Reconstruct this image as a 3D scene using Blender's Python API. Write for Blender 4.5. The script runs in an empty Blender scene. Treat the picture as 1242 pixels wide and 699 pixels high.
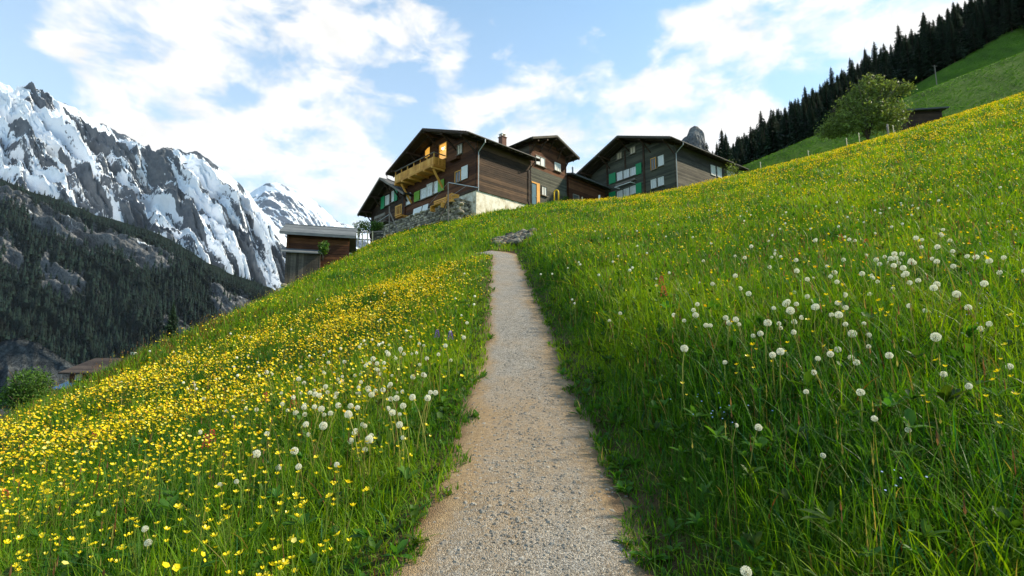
import bpy, math, random
import numpy as np
from mathutils import Vector, Matrix
random.seed(7)
rng = np.random.default_rng(11)
S = bpy.context.scene
COL = S.collection
R = math.radians
# ------------------------------------------------------------------ camera, sky, sun, exposure
PW, PH_, FPX, PITCH = 1242.0, 699.0, 605.0, 0.13
cd = bpy.data.cameras.new("Camera")
cam = bpy.data.objects.new("Camera", cd); COL.objects.link(cam)
cd.sensor_width = 36.0; cd.lens = 36.0 * FPX / PW
cd.clip_start = 0.05; cd.clip_end = 20000
cam.rotation_euler = (math.pi/2 + PITCH, 0, 0)
S.camera = cam
SUN_AZ, SUN_EL = R(82), R(38)
SKY_STRENGTH = 0.11
CLOUD = 7.2
S.view_settings.view_transform = 'Standard'
S.view_settings.look = 'None'
S.view_settings.gamma = 1.0
S.view_settings.use_curve_mapping = False
S.view_settings.exposure = 0.6
sl = bpy.data.lights.new("Sun", 'SUN'); sl.energy = 5.0; sl.angle = R(2.0); sl.color = (1.0, 0.88, 0.66)
so = bpy.data.objects.new("Sun", sl); COL.objects.link(so)
sp = Vector((math.sin(SUN_AZ)*math.cos(SUN_EL), math.cos(SUN_AZ)*math.cos(SUN_EL), math.sin(SUN_EL)))
so.rotation_euler = (-sp).to_track_quat('-Z', 'Y').to_euler(); so.location = sp*50

CP, SP = math.cos(PITCH), math.sin(PITCH)
def ray(px, py):
    """direction through a point of the photograph, scaled so that Y = 1"""
    u = (px-621)/FPX; v = (349.5-py)/FPX
    y = CP - v*SP; z = SP + v*CP
    return np.array([u/y, 1.0, z/y])
def at(px, py, Y): return ray(px, py)*Y

world = bpy.data.worlds.new("World"); S.world = world; world.use_nodes = True
def build_world():
    nt = world.node_tree; N = nt.nodes; L = nt.links
    for n in list(N): N.remove(n)
    out = N.new('ShaderNodeOutputWorld'); bg = N.new('ShaderNodeBackground')
    bg.inputs['Strength'].default_value = SKY_STRENGTH
    sky = N.new('ShaderNodeTexSky'); sky.sky_type = 'NISHITA'; sky.sun_disc = False
    sky.sun_elevation = SUN_EL; sky.sun_rotation = SUN_AZ
    sky.altitude = 1300; sky.air_density = 1.0; sky.dust_density = 0.6; sky.ozone_density = 1.5
    tc = N.new('ShaderNodeTexCoord')
    nrm = N.new('ShaderNodeVectorMath'); nrm.operation = 'NORMALIZE'; L.new(tc.outputs['Generated'], nrm.inputs[0])
    # big clouds: directions with an angular radius
    blobs = [(120,48,.075,.7),(180,22,.08,.7),(225,62,.08,.8),(285,45,.08,.8),(335,82,.065,.85),(385,75,.07,.9),(430,45,.08,.8),(470,30,.07,.7),(525,55,.07,.75),(75,45,.05,.4),
             (130,125,.055,.85),(185,160,.085,1.0),(265,190,.10,1.0),(350,205,.10,1.0),(430,215,.10,1.0),(340,150,.05,.6),(400,165,.06,.7),
             (560,135,.07,.55),(640,105,.075,.65),(700,95,.07,.6),(600,165,.09,.75),(740,150,.11,.85),(820,115,.09,.85),(865,75,.075,.9),(905,45,.08,.85),(870,155,.10,.95),(800,175,.11,.95),(680,180,.11,.85),
             (990,15,.09,.85),(1070,-5,.10,.9),(1150,-20,.10,.9),(830,50,.07,.5),(470,130,.06,.45),(900,185,.09,.7),
             (1300,-150,.4,.8),(300,-250,.35,.7),(900,-260,.3,.6)]
    acc = None
    for (px, py, rad, w) in blobs:
        d = Vector(ray(px, py)).normalized()
        dp = N.new('ShaderNodeVectorMath'); dp.operation = 'DOT_PRODUCT'; L.new(nrm.outputs[0], dp.inputs[0]); dp.inputs[1].default_value = d
        mr = N.new('ShaderNodeMapRange'); mr.interpolation_type = 'SMOOTHERSTEP'; L.new(dp.outputs['Value'], mr.inputs['Value'])
        mr.inputs['From Min'].default_value = math.cos(rad*1.25); mr.inputs['From Max'].default_value = 1.0
        mr.inputs['To Min'].default_value = 0; mr.inputs['To Max'].default_value = w
        if acc is None: acc = mr.outputs[0]
        else:
            ad = N.new('ShaderNodeMath'); ad.operation = 'MAXIMUM' if False else 'ADD'
            L.new(acc, ad.inputs[0]); L.new(mr.outputs[0], ad.inputs[1]); acc = ad.outputs[0]
    cl = N.new('ShaderNodeMath'); cl.operation = 'MINIMUM'; L.new(acc, cl.inputs[0]); cl.inputs[1].default_value = 1.0
    n1 = N.new('ShaderNodeTexNoise'); n1.inputs['Scale'].default_value = 8.5; n1.inputs['Detail'].default_value = 9; n1.inputs['Roughness'].default_value = .6
    n1.inputs['Distortion'].default_value = .25
    mp1 = N.new('ShaderNodeMapping'); mp1.inputs['Scale'].default_value = (1, 1, 1.9); mp1.inputs['Rotation'].default_value = (0, R(12), 0); L.new(nrm.outputs[0], mp1.inputs['Vector']); L.new(mp1.outputs[0], n1.inputs['Vector'])
    n2 = N.new('ShaderNodeTexNoise'); n2.inputs['Scale'].default_value = 14; n2.inputs['Detail'].default_value = 7; n2.inputs['Roughness'].default_value = .6
    L.new(nrm.outputs[0], n2.inputs['Vector'])
    m1 = N.new('ShaderNodeMath'); m1.operation = 'MULTIPLY_ADD'; L.new(n1.outputs['Fac'], m1.inputs[0]); m1.inputs[1].default_value = 3.3; m1.inputs[2].default_value = -2.12
    ad = N.new('ShaderNodeMath'); ad.operation = 'ADD'; L.new(cl.outputs[0], ad.inputs[0]); L.new(m1.outputs[0], ad.inputs[1])
    mk = N.new('ShaderNodeMapRange'); mk.interpolation_type = 'SMOOTHSTEP'; L.new(ad.outputs[0], mk.inputs['Value'])
    mk.inputs['From Min'].default_value = -.1; mk.inputs['From Max'].default_value = .72
    mk.inputs['To Max'].default_value = .97
    # cloud brightness: soft grey modelling
    cr = N.new('ShaderNodeMapRange'); L.new(n2.outputs['Fac'], cr.inputs['Value'])
    cr.inputs['From Min'].default_value = .3; cr.inputs['From Max'].default_value = .62; cr.inputs['To Min'].default_value = CLOUD*.84; cr.inputs['To Max'].default_value = CLOUD
    ccol = N.new('ShaderNodeVectorMath'); ccol.operation = 'SCALE'; ccol.inputs[0].default_value = (1.0, .98, .945); L.new(cr.outputs[0], ccol.inputs['Scale'])
    tint = N.new('ShaderNodeMix'); tint.data_type = 'RGBA'; tint.blend_type = 'MULTIPLY'; tint.inputs['Factor'].default_value = 1
    L.new(sky.outputs[0], tint.inputs[6]); tint.inputs[7].default_value = (SKYT[0], SKYT[1], SKYT[2], 1)
    # thin high veil that thickens towards the horizon
    sx = N.new('ShaderNodeSeparateXYZ'); L.new(nrm.outputs[0], sx.inputs[0])
    ve = N.new('ShaderNodeMapRange'); L.new(sx.outputs[2], ve.inputs['Value']); ve.inputs['From Min'].default_value = .2; ve.inputs['From Max'].default_value = .62; ve.inputs['To Min'].default_value = .6; ve.inputs['To Max'].default_value = .22
    vm = N.new('ShaderNodeMix'); vm.data_type = 'RGBA'; L.new(ve.outputs[0], vm.inputs['Factor']); L.new(tint.outputs[2], vm.inputs[6]); vm.inputs[7].default_value = (CLOUD*.86, CLOUD*.93, CLOUD*.98, 1)
    mx = N.new('ShaderNodeMix'); mx.data_type = 'RGBA'
    L.new(mk.outputs[0], mx.inputs['Factor']); L.new(vm.outputs[2], mx.inputs[6]); L.new(ccol.outputs[0], mx.inputs[7])
    L.new(mx.outputs[2], bg.inputs['Color']); L.new(bg.outputs[0], out.inputs['Surface'])
SKYT = (.98, 1.72, 1.78)
build_world()

# ------------------------------------------------------------------ numpy noise
_perm = np.random.default_rng(3).permutation(256); _perm = np.concatenate([_perm, _perm])
_g = np.array([[math.cos(a), math.sin(a)] for a in np.linspace(0, 2*math.pi, 16, endpoint=False)])
def perlin(x, y):
    x = np.asarray(x, float); y = np.asarray(y, float)
    xi = np.floor(x).astype(int); yi = np.floor(y).astype(int); xf = x-xi; yf = y-yi
    u = xf*xf*xf*(xf*(xf*6-15)+10); v = yf*yf*yf*(yf*(yf*6-15)+10)
    def gr(ix, iy, dx, dy):
        h = _perm[(_perm[ix & 255] + iy) & 255] & 15
        return _g[h, 0]*dx + _g[h, 1]*dy
    a = gr(xi, yi, xf, yf); b = gr(xi+1, yi, xf-1, yf); c = gr(xi, yi+1, xf, yf-1); d = gr(xi+1, yi+1, xf-1, yf-1)
    return (a*(1-u)+b*u)*(1-v) + (c*(1-u)+d*u)*v
def fbm(x, y, o=4, lac=2.03, gain=.5):
    s = 0; a = 1
    for i in range(o):
        s = s + a*perlin(x+i*17.3, y-i*9.1); x = x*lac; y = y*lac; a *= gain
    return s
def ridged(x, y, o=5, gain=.5):
    s = 0; a = 1
    for i in range(o):
        s = s + a*(1-2*np.abs(perlin(x+i*31.7, y+i*11.9))); x = x*2.07; y = y*2.07; a *= gain
    return s
def sstep(a, b, x):
    t = np.clip((np.asarray(x, float)-a)/(b-a), 0, 1); return t*t*(3-2*t)
def softplus(x): return np.logaddexp(0, x)
def smax(a, b, k): return b + k*softplus((a-b)/k)

# ------------------------------------------------------------------ terrain function
_ky = np.array([-400,-60,-8, 0, 2.2, 4.2, 7.2, 11.3, 16, 21.5, 28, 35, 45, 50, 57, 75, 110, 300, 700, 7000.])
_kz = np.array([-30,-9.5,-2.35,-1.30,-.98,-.64,.0,1.20,2.70,4.35,6.70,9.35,13.1,14.7,16.2,19.5,22,22,-20,-60.])
def _pchip(xk, yk):
    h = np.diff(xk); d = np.diff(yk)/h; m = np.zeros_like(yk)
    for i in range(1, len(xk)-1):
        if d[i-1]*d[i] > 0:
            w1 = 2*h[i]+h[i-1]; w2 = h[i]+2*h[i-1]
            m[i] = (w1+w2)/(w1/d[i-1]+w2/d[i])
    m[0] = d[0]; m[-1] = d[-1]
    def f(x):
        x = np.clip(np.asarray(x, float), xk[0], xk[-1]); i = np.clip(np.searchsorted(xk, x)-1, 0, len(xk)-2)
        t = (x-xk[i])/h[i]
        return (2*t**3-3*t**2+1)*yk[i] + (t**3-2*t**2+t)*h[i]*m[i] + (-2*t**3+3*t**2)*yk[i+1] + (t**3-t**2)*h[i]*m[i+1]
    return f
P = _pchip(_ky, _kz)
_px_y = np.array([-10, 0, 2.2, 3.3, 5.2, 7.3, 9.4, 11.3, 16.2, 21.4, 30, 60])
_px_x = np.array([-.15, .0, .055, .11, .12, .14, .09, .02, -.17, -.33, -.5, -.6])
def xpath(y): return np.interp(y, _px_y, _px_x)
PHALF = .575
def ground(x, y, rough=True):
    x = np.asarray(x, float); y = np.asarray(y, float)
    xr = x - xpath(y)
    tr = np.maximum(xr-PHALF-.02, 0); tl = np.maximum(-xr-PHALF-.02, 0)
    B = .18 + .34*sstep(1, 6, y) - .42*sstep(12, 34, y)
    trs = 220*np.tanh(tr/220)
    C = B*sstep(0, 1.2, tr)*(1-.15*sstep(1.5, 6, tr)) + .162*trs + .0023*np.minimum(trs, 60)**2
    C = C - (.252-.03*sstep(10.5, 16, y))*30*np.tanh(tl/30) - .42*1.3*softplus((tl-10.4)/1.3)
    z = P(y) + C
    z = z - .27*2*softplus((y-37.5)/2.0)*sstep(3.5, 13, x)*sstep(400, 60, y)
    # upper pasture and the wood's slope
    xx = 260*np.tanh(np.maximum(x, 0)/260)
    H = .44*xx + .185*100*np.tanh(y/100*1.25)*.98 - .9*np.maximum(76-y, 0) - 40*sstep(22, 5, x)
    z = np.where(x > 0, smax(H, z, .6), z)
    Fw = .735*xx + .14*np.minimum(y, 260) - 21.5 - 1.0*np.maximum(118-y, 0) - 60*sstep(40, 5, x) - .2*np.maximum(y-260, 0)
    z = np.where(x > 0, smax(Fw, z, 1.0), z)
    z = smax(z, np.full_like(z, -75.0), 4.0)
    if rough:
        off = sstep(.02, .5, np.maximum(tr, tl))
        z = z + off*(.10*fbm(x*.45, y*.45, 3) + .03*fbm(x*2.1+9, y*2.1, 2)) + .5*fbm(x*.05, y*.05, 2)*sstep(15, 60, np.hypot(x, y)-10)*sstep(0, 40, np.abs(y)-60)
    return z
def G(x, y): return float(ground(np.array([x]), np.array([y]))[0])
def hit(px, py, dz=0.0, y0=.7, y1=90):
    d = ray(px, py); ys = np.geomspace(y0, y1, 500)
    g = ground(d[0]*ys, ys)+dz
    i = np.argmax(d[2]*ys < g)
    if not (d[2]*ys[i] < g[i]): return None
    return np.array([d[0]*ys[i], ys[i], d[2]*ys[i]])

# ------------------------------------------------------------------ mesh helpers
class MB:
    def __init__(s): s.v = []; s.f = []; s.mi = []
    def face(s, pts, mi=0):
        i = len(s.v); s.v += [tuple(map(float, p)) for p in pts]; s.f.append(tuple(range(i, i+len(pts)))); s.mi.append(mi)
    def hexa(s, p, mi=0):     # 8 points: 0-3 bottom ring, 4-7 top ring
        i = len(s.v); s.v += [tuple(map(float, q)) for q in p]
        for f in ((3,2,1,0),(4,5,6,7),(0,1,5,4),(1,2,6,5),(2,3,7,6),(3,0,4,7)):
            s.f.append(tuple(i+k for k in f)); s.mi.append(mi)
    def box(s, x0, x1, y0, y1, z0, z1, mi=0):
        s.hexa([(x0,y0,z0),(x1,y0,z0),(x1,y1,z0),(x0,y1,z0),(x0,y0,z1),(x1,y0,z1),(x1,y1,z1),(x0,y1,z1)], mi)
    def bar(s, a, b, w, h, up=(0,0,1), mi=0):
        a = Vector(a); b = Vector(b); d = (b-a).normalized(); u = Vector(up)
        if abs(d.dot(u)) > .95: u = Vector((1,0,0))
        r = d.cross(u).normalized(); t = r.cross(d)
        r *= w/2; t *= h/2
        s.hexa([a-r-t, a+r-t, b+r-t, b-r-t, a-r+t, a+r+t, b+r+t, b-r+t], mi)
    def tube(s, pts, rad, n=8, cap=True, mi=0):
        pts = [Vector(p) for p in pts]
        if not hasattr(rad, '__len__'): rad = [rad]*len(pts)
        i0 = len(s.v); prev = Vector((.31,.95,.12))
        for k, p in enumerate(pts):
            d = (pts[min(k+1, len(pts)-1)]-pts[max(k-1, 0)]).normalized()
            r = (prev - d*prev.dot(d)).normalized(); prev = r; t = d.cross(r)
            for j in range(n):
                a = 2*math.pi*j/n; s.v.append(tuple(p + (r*math.cos(a)+t*math.sin(a))*rad[k]))
        for k in range(len(pts)-1):
            for j in range(n):
                s.f.append((i0+k*n+j, i0+k*n+(j+1)%n, i0+(k+1)*n+(j+1)%n, i0+(k+1)*n+j)); s.mi.append(mi)
        if cap:
            s.f.append(tuple(i0+j for j in reversed(range(n)))); s.mi.append(mi)
            s.f.append(tuple(i0+(len(pts)-1)*n+j for j in range(n))); s.mi.append(mi)
    def prism(s, poly, axis, a, b, mi=0):
        """poly of 2D points in the plane across axis ('x': (y,z), 'y': (x,z)) extruded from a to b"""
        mk = (lambda p, q: (q, p[0], p[1])) if axis == 'x' else (lambda p, q: (p[0], q, p[1]))
        n = len(poly); i = len(s.v)
        s.v += [mk(p, a) for p in poly] + [mk(p, b) for p in poly]
        s.f.append(tuple(i+k for k in range(n))); s.mi.append(mi)
        s.f.append(tuple(i+n+k for k in reversed(range(n)))); s.mi.append(mi)
        for k in range(n):
            s.f.append((i+k, i+n+k, i+n+(k+1)%n, i+(k+1)%n)); s.mi.append(mi)
    def stone(s, c, size, r=None, mi=0, rot=None):
        """one irregular stone"""
        r = r or random
        i = len(s.v); q = rot or Matrix.Rotation(r.uniform(-.25,.25), 3, 'X') @ Matrix.Rotation(r.uniform(-.25,.25), 3, 'Y') @ Matrix.Rotation(r.uniform(0,6.28) if rot is None else 0, 3, 'Z')
        n = 7; rings = [(-.5,.62),(-.28,.95),(.1,1.0),(.38,.82),(.5,.5)]
        ph = [r.uniform(.78,1.15) for _ in range(n)]
        for z, k in rings:
            for j in range(n):
                a = 2*math.pi*j/n; rr = .5*k*ph[j]*r.uniform(.93,1.07)
                s.v.append(tuple(Vector(c) + q @ Vector((math.cos(a)*rr*size[0], math.sin(a)*rr*size[1], z*size[2]*r.uniform(.92,1.05)))))
        for k in range(len(rings)-1):
            for j in range(n):
                s.f.append((i+k*n+j, i+k*n+(j+1)%n, i+(k+1)*n+(j+1)%n, i+(k+1)*n+j)); s.mi.append(mi)
        s.f.append(tuple(i+j for j in reversed(range(n)))); s.mi.append(mi)
        s.f.append(tuple(i+(len(rings)-1)*n+j for j in range(n))); s.mi.append(mi)
    def mesh(s, name, mats, smooth=False):
        me = bpy.data.meshes.new(name); me.from_pydata(s.v, [], s.f)
        for m in (mats if isinstance(mats, (list, tuple)) else [mats]): me.materials.append(m)
        me.polygons.foreach_set('material_index', s.mi)
        if smooth: me.polygons.foreach_set('use_smooth', [True]*len(s.f))
        me.update(); return me
    def build(s, name, mats, parent=None, smooth=False):
        return link(name, s.mesh(name, mats, smooth), parent)
def link(name, me, parent=None):
    o = bpy.data.objects.new(name, me); COL.objects.link(o)
    if parent: o.parent = parent
    return o
def tag(o, label=None, cat=None, group=None, kind=None):
    if label: o['label'] = label
    if cat: o['category'] = cat
    if group: o['group'] = group
    if kind: o['kind'] = kind
    return o
def empty(name, loc, rz=0, label=None, cat=None, group=None):
    o = bpy.data.objects.new(name, None); COL.objects.link(o); o.location = loc; o.rotation_euler = (0,0,rz); o.empty_display_size = .3
    return tag(o, label, cat, group)
def np_mesh(name, verts, faces, mat, col=None, smooth=True, loops=None, sizes=None):
    """faces: (n,k) array, or loops + sizes for mixed faces"""
    me = bpy.data.meshes.new(name); verts = np.asarray(verts, np.float32)
    me.vertices.add(len(verts)); me.vertices.foreach_set('co', verts.ravel())
    if loops is None:
        faces = np.asarray(faces, np.int32); loops = faces.ravel(); sizes = np.full(len(faces), faces.shape[1], np.int32)
    me.loops.add(len(loops)); me.loops.foreach_set('vertex_index', np.asarray(loops, np.int32))
    me.polygons.add(len(sizes)); st = np.concatenate([[0], np.cumsum(sizes)[:-1]]).astype(np.int32)
    me.polygons.foreach_set('loop_start', st); me.polygons.foreach_set('loop_total', np.asarray(sizes, np.int32))
    if smooth: me.polygons.foreach_set('use_smooth', np.ones(len(sizes), bool))
    for m in (mat if isinstance(mat, (list, tuple)) else [mat]): me.materials.append(m)
    me.update(calc_edges=True)
    if col is not None:
        for nm, arr in (col.items() if isinstance(col, dict) else [('Col', col)]):
            if arr.ndim == 1:
                at_ = me.attributes.new(nm, 'FLOAT', 'POINT'); at_.data.foreach_set('value', arr.astype(np.float32))
            else:
                at_ = me.attributes.new(nm, 'FLOAT_COLOR', 'POINT')
                c4 = np.ones((len(arr), 4), np.float32); c4[:, :3] = arr; at_.data.foreach_set('color', c4.ravel())
    return me
def grid_faces(nu, nv):
    i = np.arange(nu-1)[:, None]*nv + np.arange(nv-1)[None]
    i = i.ravel(); return np.stack([i, i+nv, i+nv+1, i+1], 1)

# ------------------------------------------------------------------ materials
class NT:
    def __init__(s, name):
        s.m = bpy.data.materials.new(name); s.m.use_nodes = True; s.t = s.m.node_tree; s.N = s.t.nodes; s.L = s.t.links
        s.b = s.N['Principled BSDF']; s.out = s.N['Material Output']
    def n(s, t, **kw):
        n = s.N.new(t)
        for k, v in kw.items():
            if hasattr(n, k): setattr(n, k, v)
            else: n.inputs[k].default_value = v
        return n
    def noise(s, vec, scale, detail=4, rough=.55, dist=0):
        n = s.n('ShaderNodeTexNoise'); n.inputs['Scale'].default_value = scale; n.inputs['Detail'].default_value = detail
        n.inputs['Roughness'].default_value = rough; n.inputs['Distortion'].default_value = dist
        if vec is not None: s.L.new(vec, n.inputs['Vector'])
        return n.outputs['Fac']
    def ramp(s, fac, stops):
        r = s.n('ShaderNodeValToRGB'); e = r.color_ramp.elements
        while len(e) > 1: e.remove(e[-1])
        for i, (p, c) in enumerate(stops):
            k = e[0] if i == 0 else e.new(p)
            k.position = p; k.color = (*c, 1) if len(c) == 3 else c
        s.L.new(fac, r.inputs[0]); return r.outputs[0]
    def mix(s, fac, a, b, blend='MIX'):
        n = s.n('ShaderNodeMix', data_type='RGBA', blend_type=blend)
        for v, i in ((fac, 0), (a, 6), (b, 7)):
            if hasattr(v, 'is_linked'): s.L.new(v, n.inputs[i])
            elif i == 0: n.inputs[0].default_value = v
            else: n.inputs[i].default_value = (*v, 1)
        return n.outputs[2]
    def math(s, op, a, b=0, c=0):
        n = s.n('ShaderNodeMath', operation=op)
        for v, i in ((a, 0), (b, 1), (c, 2)):
            if hasattr(v, 'is_linked'): s.L.new(v, n.inputs[i])
            else: n.inputs[i].default_value = v
        return n.outputs[0]
    def mapr(s, v, a, b, c=0, d=1, smooth=True):
        n = s.n('ShaderNodeMapRange'); n.interpolation_type = 'SMOOTHSTEP' if smooth else 'LINEAR'; s.L.new(v, n.inputs['Value'])
        for k, x in (('From Min', a), ('From Max', b), ('To Min', c), ('To Max', d)): n.inputs[k].default_value = x
        return n.outputs[0]
    def coord(s, kind='Object', scale=(1,1,1)):
        t = s.n('ShaderNodeTexCoord'); m = s.n('ShaderNodeMapping'); m.inputs['Scale'].default_value = scale
        s.L.new(t.outputs[kind], m.inputs['Vector']); return m.outputs[0]
    def pos(s, scale=(1,1,1)):
        g = s.n('ShaderNodeNewGeometry'); m = s.n('ShaderNodeMapping'); m.inputs['Scale'].default_value = scale
        s.L.new(g.outputs['Position'], m.inputs['Vector']); return m.outputs[0]
    def island(s): return s.n('ShaderNodeNewGeometry').outputs['Random Per Island']
    def attr(s, name): return s.n('ShaderNodeAttribute', attribute_name=name)
    def bump(s, h, strength=.5, dist=.02):
        b = s.n('ShaderNodeBump'); b.inputs['Strength'].default_value = strength; b.inputs['Distance'].default_value = dist
        s.L.new(h, b.inputs['Height']); s.L.new(b.outputs[0], s.b.inputs['Normal'])
    def base(s, c, rough=.8, spec=.3):
        if hasattr(c, 'is_linked'): s.L.new(c, s.b.inputs['Base Color'])
        else: s.b.inputs['Base Color'].default_value = (*c, 1)
        s.b.inputs['Roughness'].default_value = rough; s.b.inputs['Specular IOR Level'].default_value = spec
        return s.m

def wood(name, dark, mid, light, rough=.8, zs=14):
    k = NT(name); v = k.coord('Object', (1.1, 1.1, zs))
    a = k.noise(v, 1.6, 6, .65, .4); w = k.noise(k.coord('Object', (.35,.35,.9)), 1.5, 3)
    isl = k.island()
    f = k.math('ADD', k.math('MULTIPLY', a, .65), k.math('MULTIPLY', isl, .35))
    f = k.math('ADD', f, k.math('MULTIPLY_ADD', w, .5, -.25))
    c = k.ramp(f, [(.22, dark), (.5, mid), (.8, light)])
    k.bump(a, .5, .02)
    return k.base(c, rough, .25)
def plain(name, col, rough=.6, var=.25, scale=6, metal=0, spec=.3):
    k = NT(name); a = k.noise(k.coord('Object'), scale, 5, .6)
    c = k.ramp(a, [(.25, tuple(x*(1-var) for x in col)), (.75, tuple(min(1, x*(1+var)) for x in col))])
    k.b.inputs['Metallic'].default_value = metal
    return k.base(c, rough, spec)
M = {}
M['wood_red'] = wood('wood_red_brown', (.028,.010,.006), (.09,.033,.014), (.19,.078,.034))
M['wood_dark'] = wood('wood_dark_brown', (.018,.011,.008), (.05,.029,.018), (.14,.08,.045))
M['wood_grey'] = wood('wood_grey_brown', (.03,.027,.022), (.07,.06,.047), (.15,.13,.10))
M['wood_greygreen'] = wood('wood_grey_green', (.03,.032,.025), (.075,.075,.055), (.13,.125,.09))
M['wood_weathered'] = wood('wood_weathered', (.09,.07,.055), (.2,.165,.135), (.36,.31,.26))
M['wood_barn'] = wood('wood_barn', (.035,.028,.022), (.08,.064,.05), (.17,.14,.11))
M['wood_orange'] = wood('wood_larch_orange', (.40,.155,.02), (.68,.31,.05), (.82,.45,.11), .6)
M['wood_pale'] = wood('wood_pale', (.45,.33,.18), (.62,.5,.3), (.75,.64,.42))
M['soffit'] = wood('wood_soffit', (.022,.016,.012), (.06,.042,.03), (.12,.085,.06))
M['roof'] = wood('roof_slate', (.04,.042,.042), (.075,.078,.078), (.13,.13,.125), .7, 3)
M['roof_barn'] = wood('roof_barn_grey', (.07,.077,.08), (.13,.14,.145), (.22,.23,.23), .6, 3)
M['roof_brown'] = wood('roof_brown_tile', (.025,.018,.015), (.055,.04,.032), (.10,.075,.06), .8, 6)
M['roof_blue'] = plain('roof_blue_grey_metal', (.22,.36,.5), .45, .15, 3, .2)
M['green_shutter'] = plain('shutter_green', (.018,.27,.10), .5, .15, 9)
M['lime_shutter'] = plain('shutter_lime_green', (.16,.34,.02), .5, .2, 9)
M['white'] = plain('paint_white', (.76,.75,.71), .55, .08, 5)
M['metal'] = plain('metal_galvanised', (.4,.41,.4), .4, .2, 12, .6)
M['copper'] = plain('gutter_dark_metal', (.05,.045,.04), .5, .2, 12, .3)
M['door_blue'] = plain('door_blue', (.02,.11,.17), .45, .3, 4)
M['yellow'] = plain('plastic_yellow', (.85,.56,.015), .35, .08, 4, 0, .5)
M['red'] = plain('terracotta_red', (.42,.06,.03), .6, .2, 8)
M['lamp'] = NT('lamp_glass').m
def _lamp():
    m = M['lamp']; b = m.node_tree.nodes['Principled BSDF']; b.inputs['Base Color'].default_value = (.9,.85,.7,1)
    b.inputs['Emission Color'].default_value = (1,.9,.7,1); b.inputs['Emission Strength'].default_value = 2.0
_lamp()
def glass(name, base, lit=None):
    k = NT(name); a = k.noise(k.coord('Object', (6,6,.25)), 2.2, 2)
    c = k.ramp(a, [(.3, tuple(x*.55 for x in base)), (.5, base), (.7, tuple(min(.9, x*1.15) for x in base))])
    if lit:
        k.b.inputs['Emission Color'].default_value = (*lit, 1); k.b.inputs['Emission Strength'].default_value = .55
    k.b.inputs['Coat Weight'].default_value = .6; k.b.inputs['Coat Roughness'].default_value = .03
    return k.base(c, .3, .5)
M['pane'] = glass('window_pane_with_curtain', (.66,.66,.62))
M['pane_warm'] = glass('window_pane_warm_curtain', (.6,.5,.34))
M['pane_dark'] = glass('window_pane_dark', (.07,.08,.08))
M['pane_lit'] = glass('window_pane_lit', (.7,.4,.1), (1,.48,.07))
def mk_plaster():
    k = NT('plaster_weathered'); v = k.coord('Object')
    a = k.noise(v, 1.1, 7, .65, .3); s = k.noise(k.coord('Object', (4,4,.5)), 1.5, 4)
    c = k.ramp(a, [(.34, (.28,.22,.14)), (.43, (.58,.51,.38)), (.56, (.78,.73,.61))])
    c = k.mix(k.mapr(s, .58, .75, 0, .5), c, (.33,.30,.24))
    k.bump(a, .5, .03); return k.base(c, .9, .2)
M['plaster'] = mk_plaster()
def mk_stone(name, stops, scale=5):
    k = NT(name); isl = k.island(); a = k.noise(k.coord('Object'), scale, 6, .65)
    f = k.math('ADD', k.math('MULTIPLY', isl, .6), k.math('MULTIPLY', a, .4))
    c = k.ramp(f, stops)
    k.bump(a, .7, .03); return k.base(c, .9, .2)
M['stone'] = mk_stone('wall_stone', [(.15,(.10,.09,.075)),(.45,(.27,.235,.18)),(.6,(.4,.34,.25)),(.85,(.55,.47,.36))])
M['rock'] = mk_stone('outcrop_rock', [(.15,(.03,.028,.024)),(.45,(.10,.088,.07)),(.8,(.27,.24,.19))])
def leaf_mat(name, use_col=True, col=(.05,.14,.02), trans=.45, rough=.55, gloss=.25, tr_tint=(1.25,1.15,.6), spread=.25):
    k = NT(name)
    if use_col: c = k.attr('Col').outputs['Color']
    else:
        c = k.ramp(k.island(), [(0, tuple(x*(1-spread) for x in col)), (.5, col), (1, tuple(min(1, x*(1+spread*1.4)) for x in col))])
    k.base(c, rough, gloss)
    t = k.n('ShaderNodeBsdfTranslucent'); k.L.new(k.mix(1.0, c, tr_tint, 'MULTIPLY'), t.inputs['Color'])
    mx = k.n('ShaderNodeMixShader'); mx.inputs[0].default_value = trans
    k.L.new(k.b.outputs[0], mx.inputs[1]); k.L.new(t.outputs[0], mx.inputs[2]); k.L.new(mx.outputs[0], k.out.inputs['Surface'])
    return k.m
M['grass'] = leaf_mat('grass_blades')
M['petal_col'] = leaf_mat('small_petals', True, trans=.3, rough=.45, tr_tint=(1.1,1.0,.6))
M['petal_yellow'] = leaf_mat('petal_yellow', False, (.84,.66,.008), .28, .35, .4, (1.1,1,.5), .12)
M['stalk'] = leaf_mat('flower_stalk', False, (.13,.2,.025), .25)
M['stalk_pale'] = leaf_mat('dandelion_stalk', False, (.3,.3,.06), .3, spread=.35)
M['petal_red'] = leaf_mat('petal_red', False, (.5,.02,.05), .3, tr_tint=(1.1,.8,.8))
M['petal_purple'] = leaf_mat('petal_purple', False, (.2,.06,.42), .3, tr_tint=(1,.8,1.1))
M['seed'] = leaf_mat('dandelion_seeds', False, (.86,.85,.72), .38, .6, .1, (1,1,.92), .1)
M['seed_core'] = plain('dandelion_core', (.22,.17,.07), .8)
M['leaf_shrub'] = leaf_mat('shrub_leaves', False, (.135,.19,.04), .35, spread=.6)
M['leaf_tree'] = leaf_mat('tree_leaves', False, (.06,.13,.016), .35, spread=.55)
M['needle'] = leaf_mat('spruce_needles', False, (.012,.029,.012), .12, .7, .15, (1,1.1,.7), .6)
M['needle_far'] = leaf_mat('far_spruce_needles', False, (.0055,.013,.0095), .04, .8, .1, (1,1,.8), .7)
M['bark'] = wood('bark', (.03,.022,.016), (.07,.052,.04), (.14,.11,.09), .9, .6)

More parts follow.
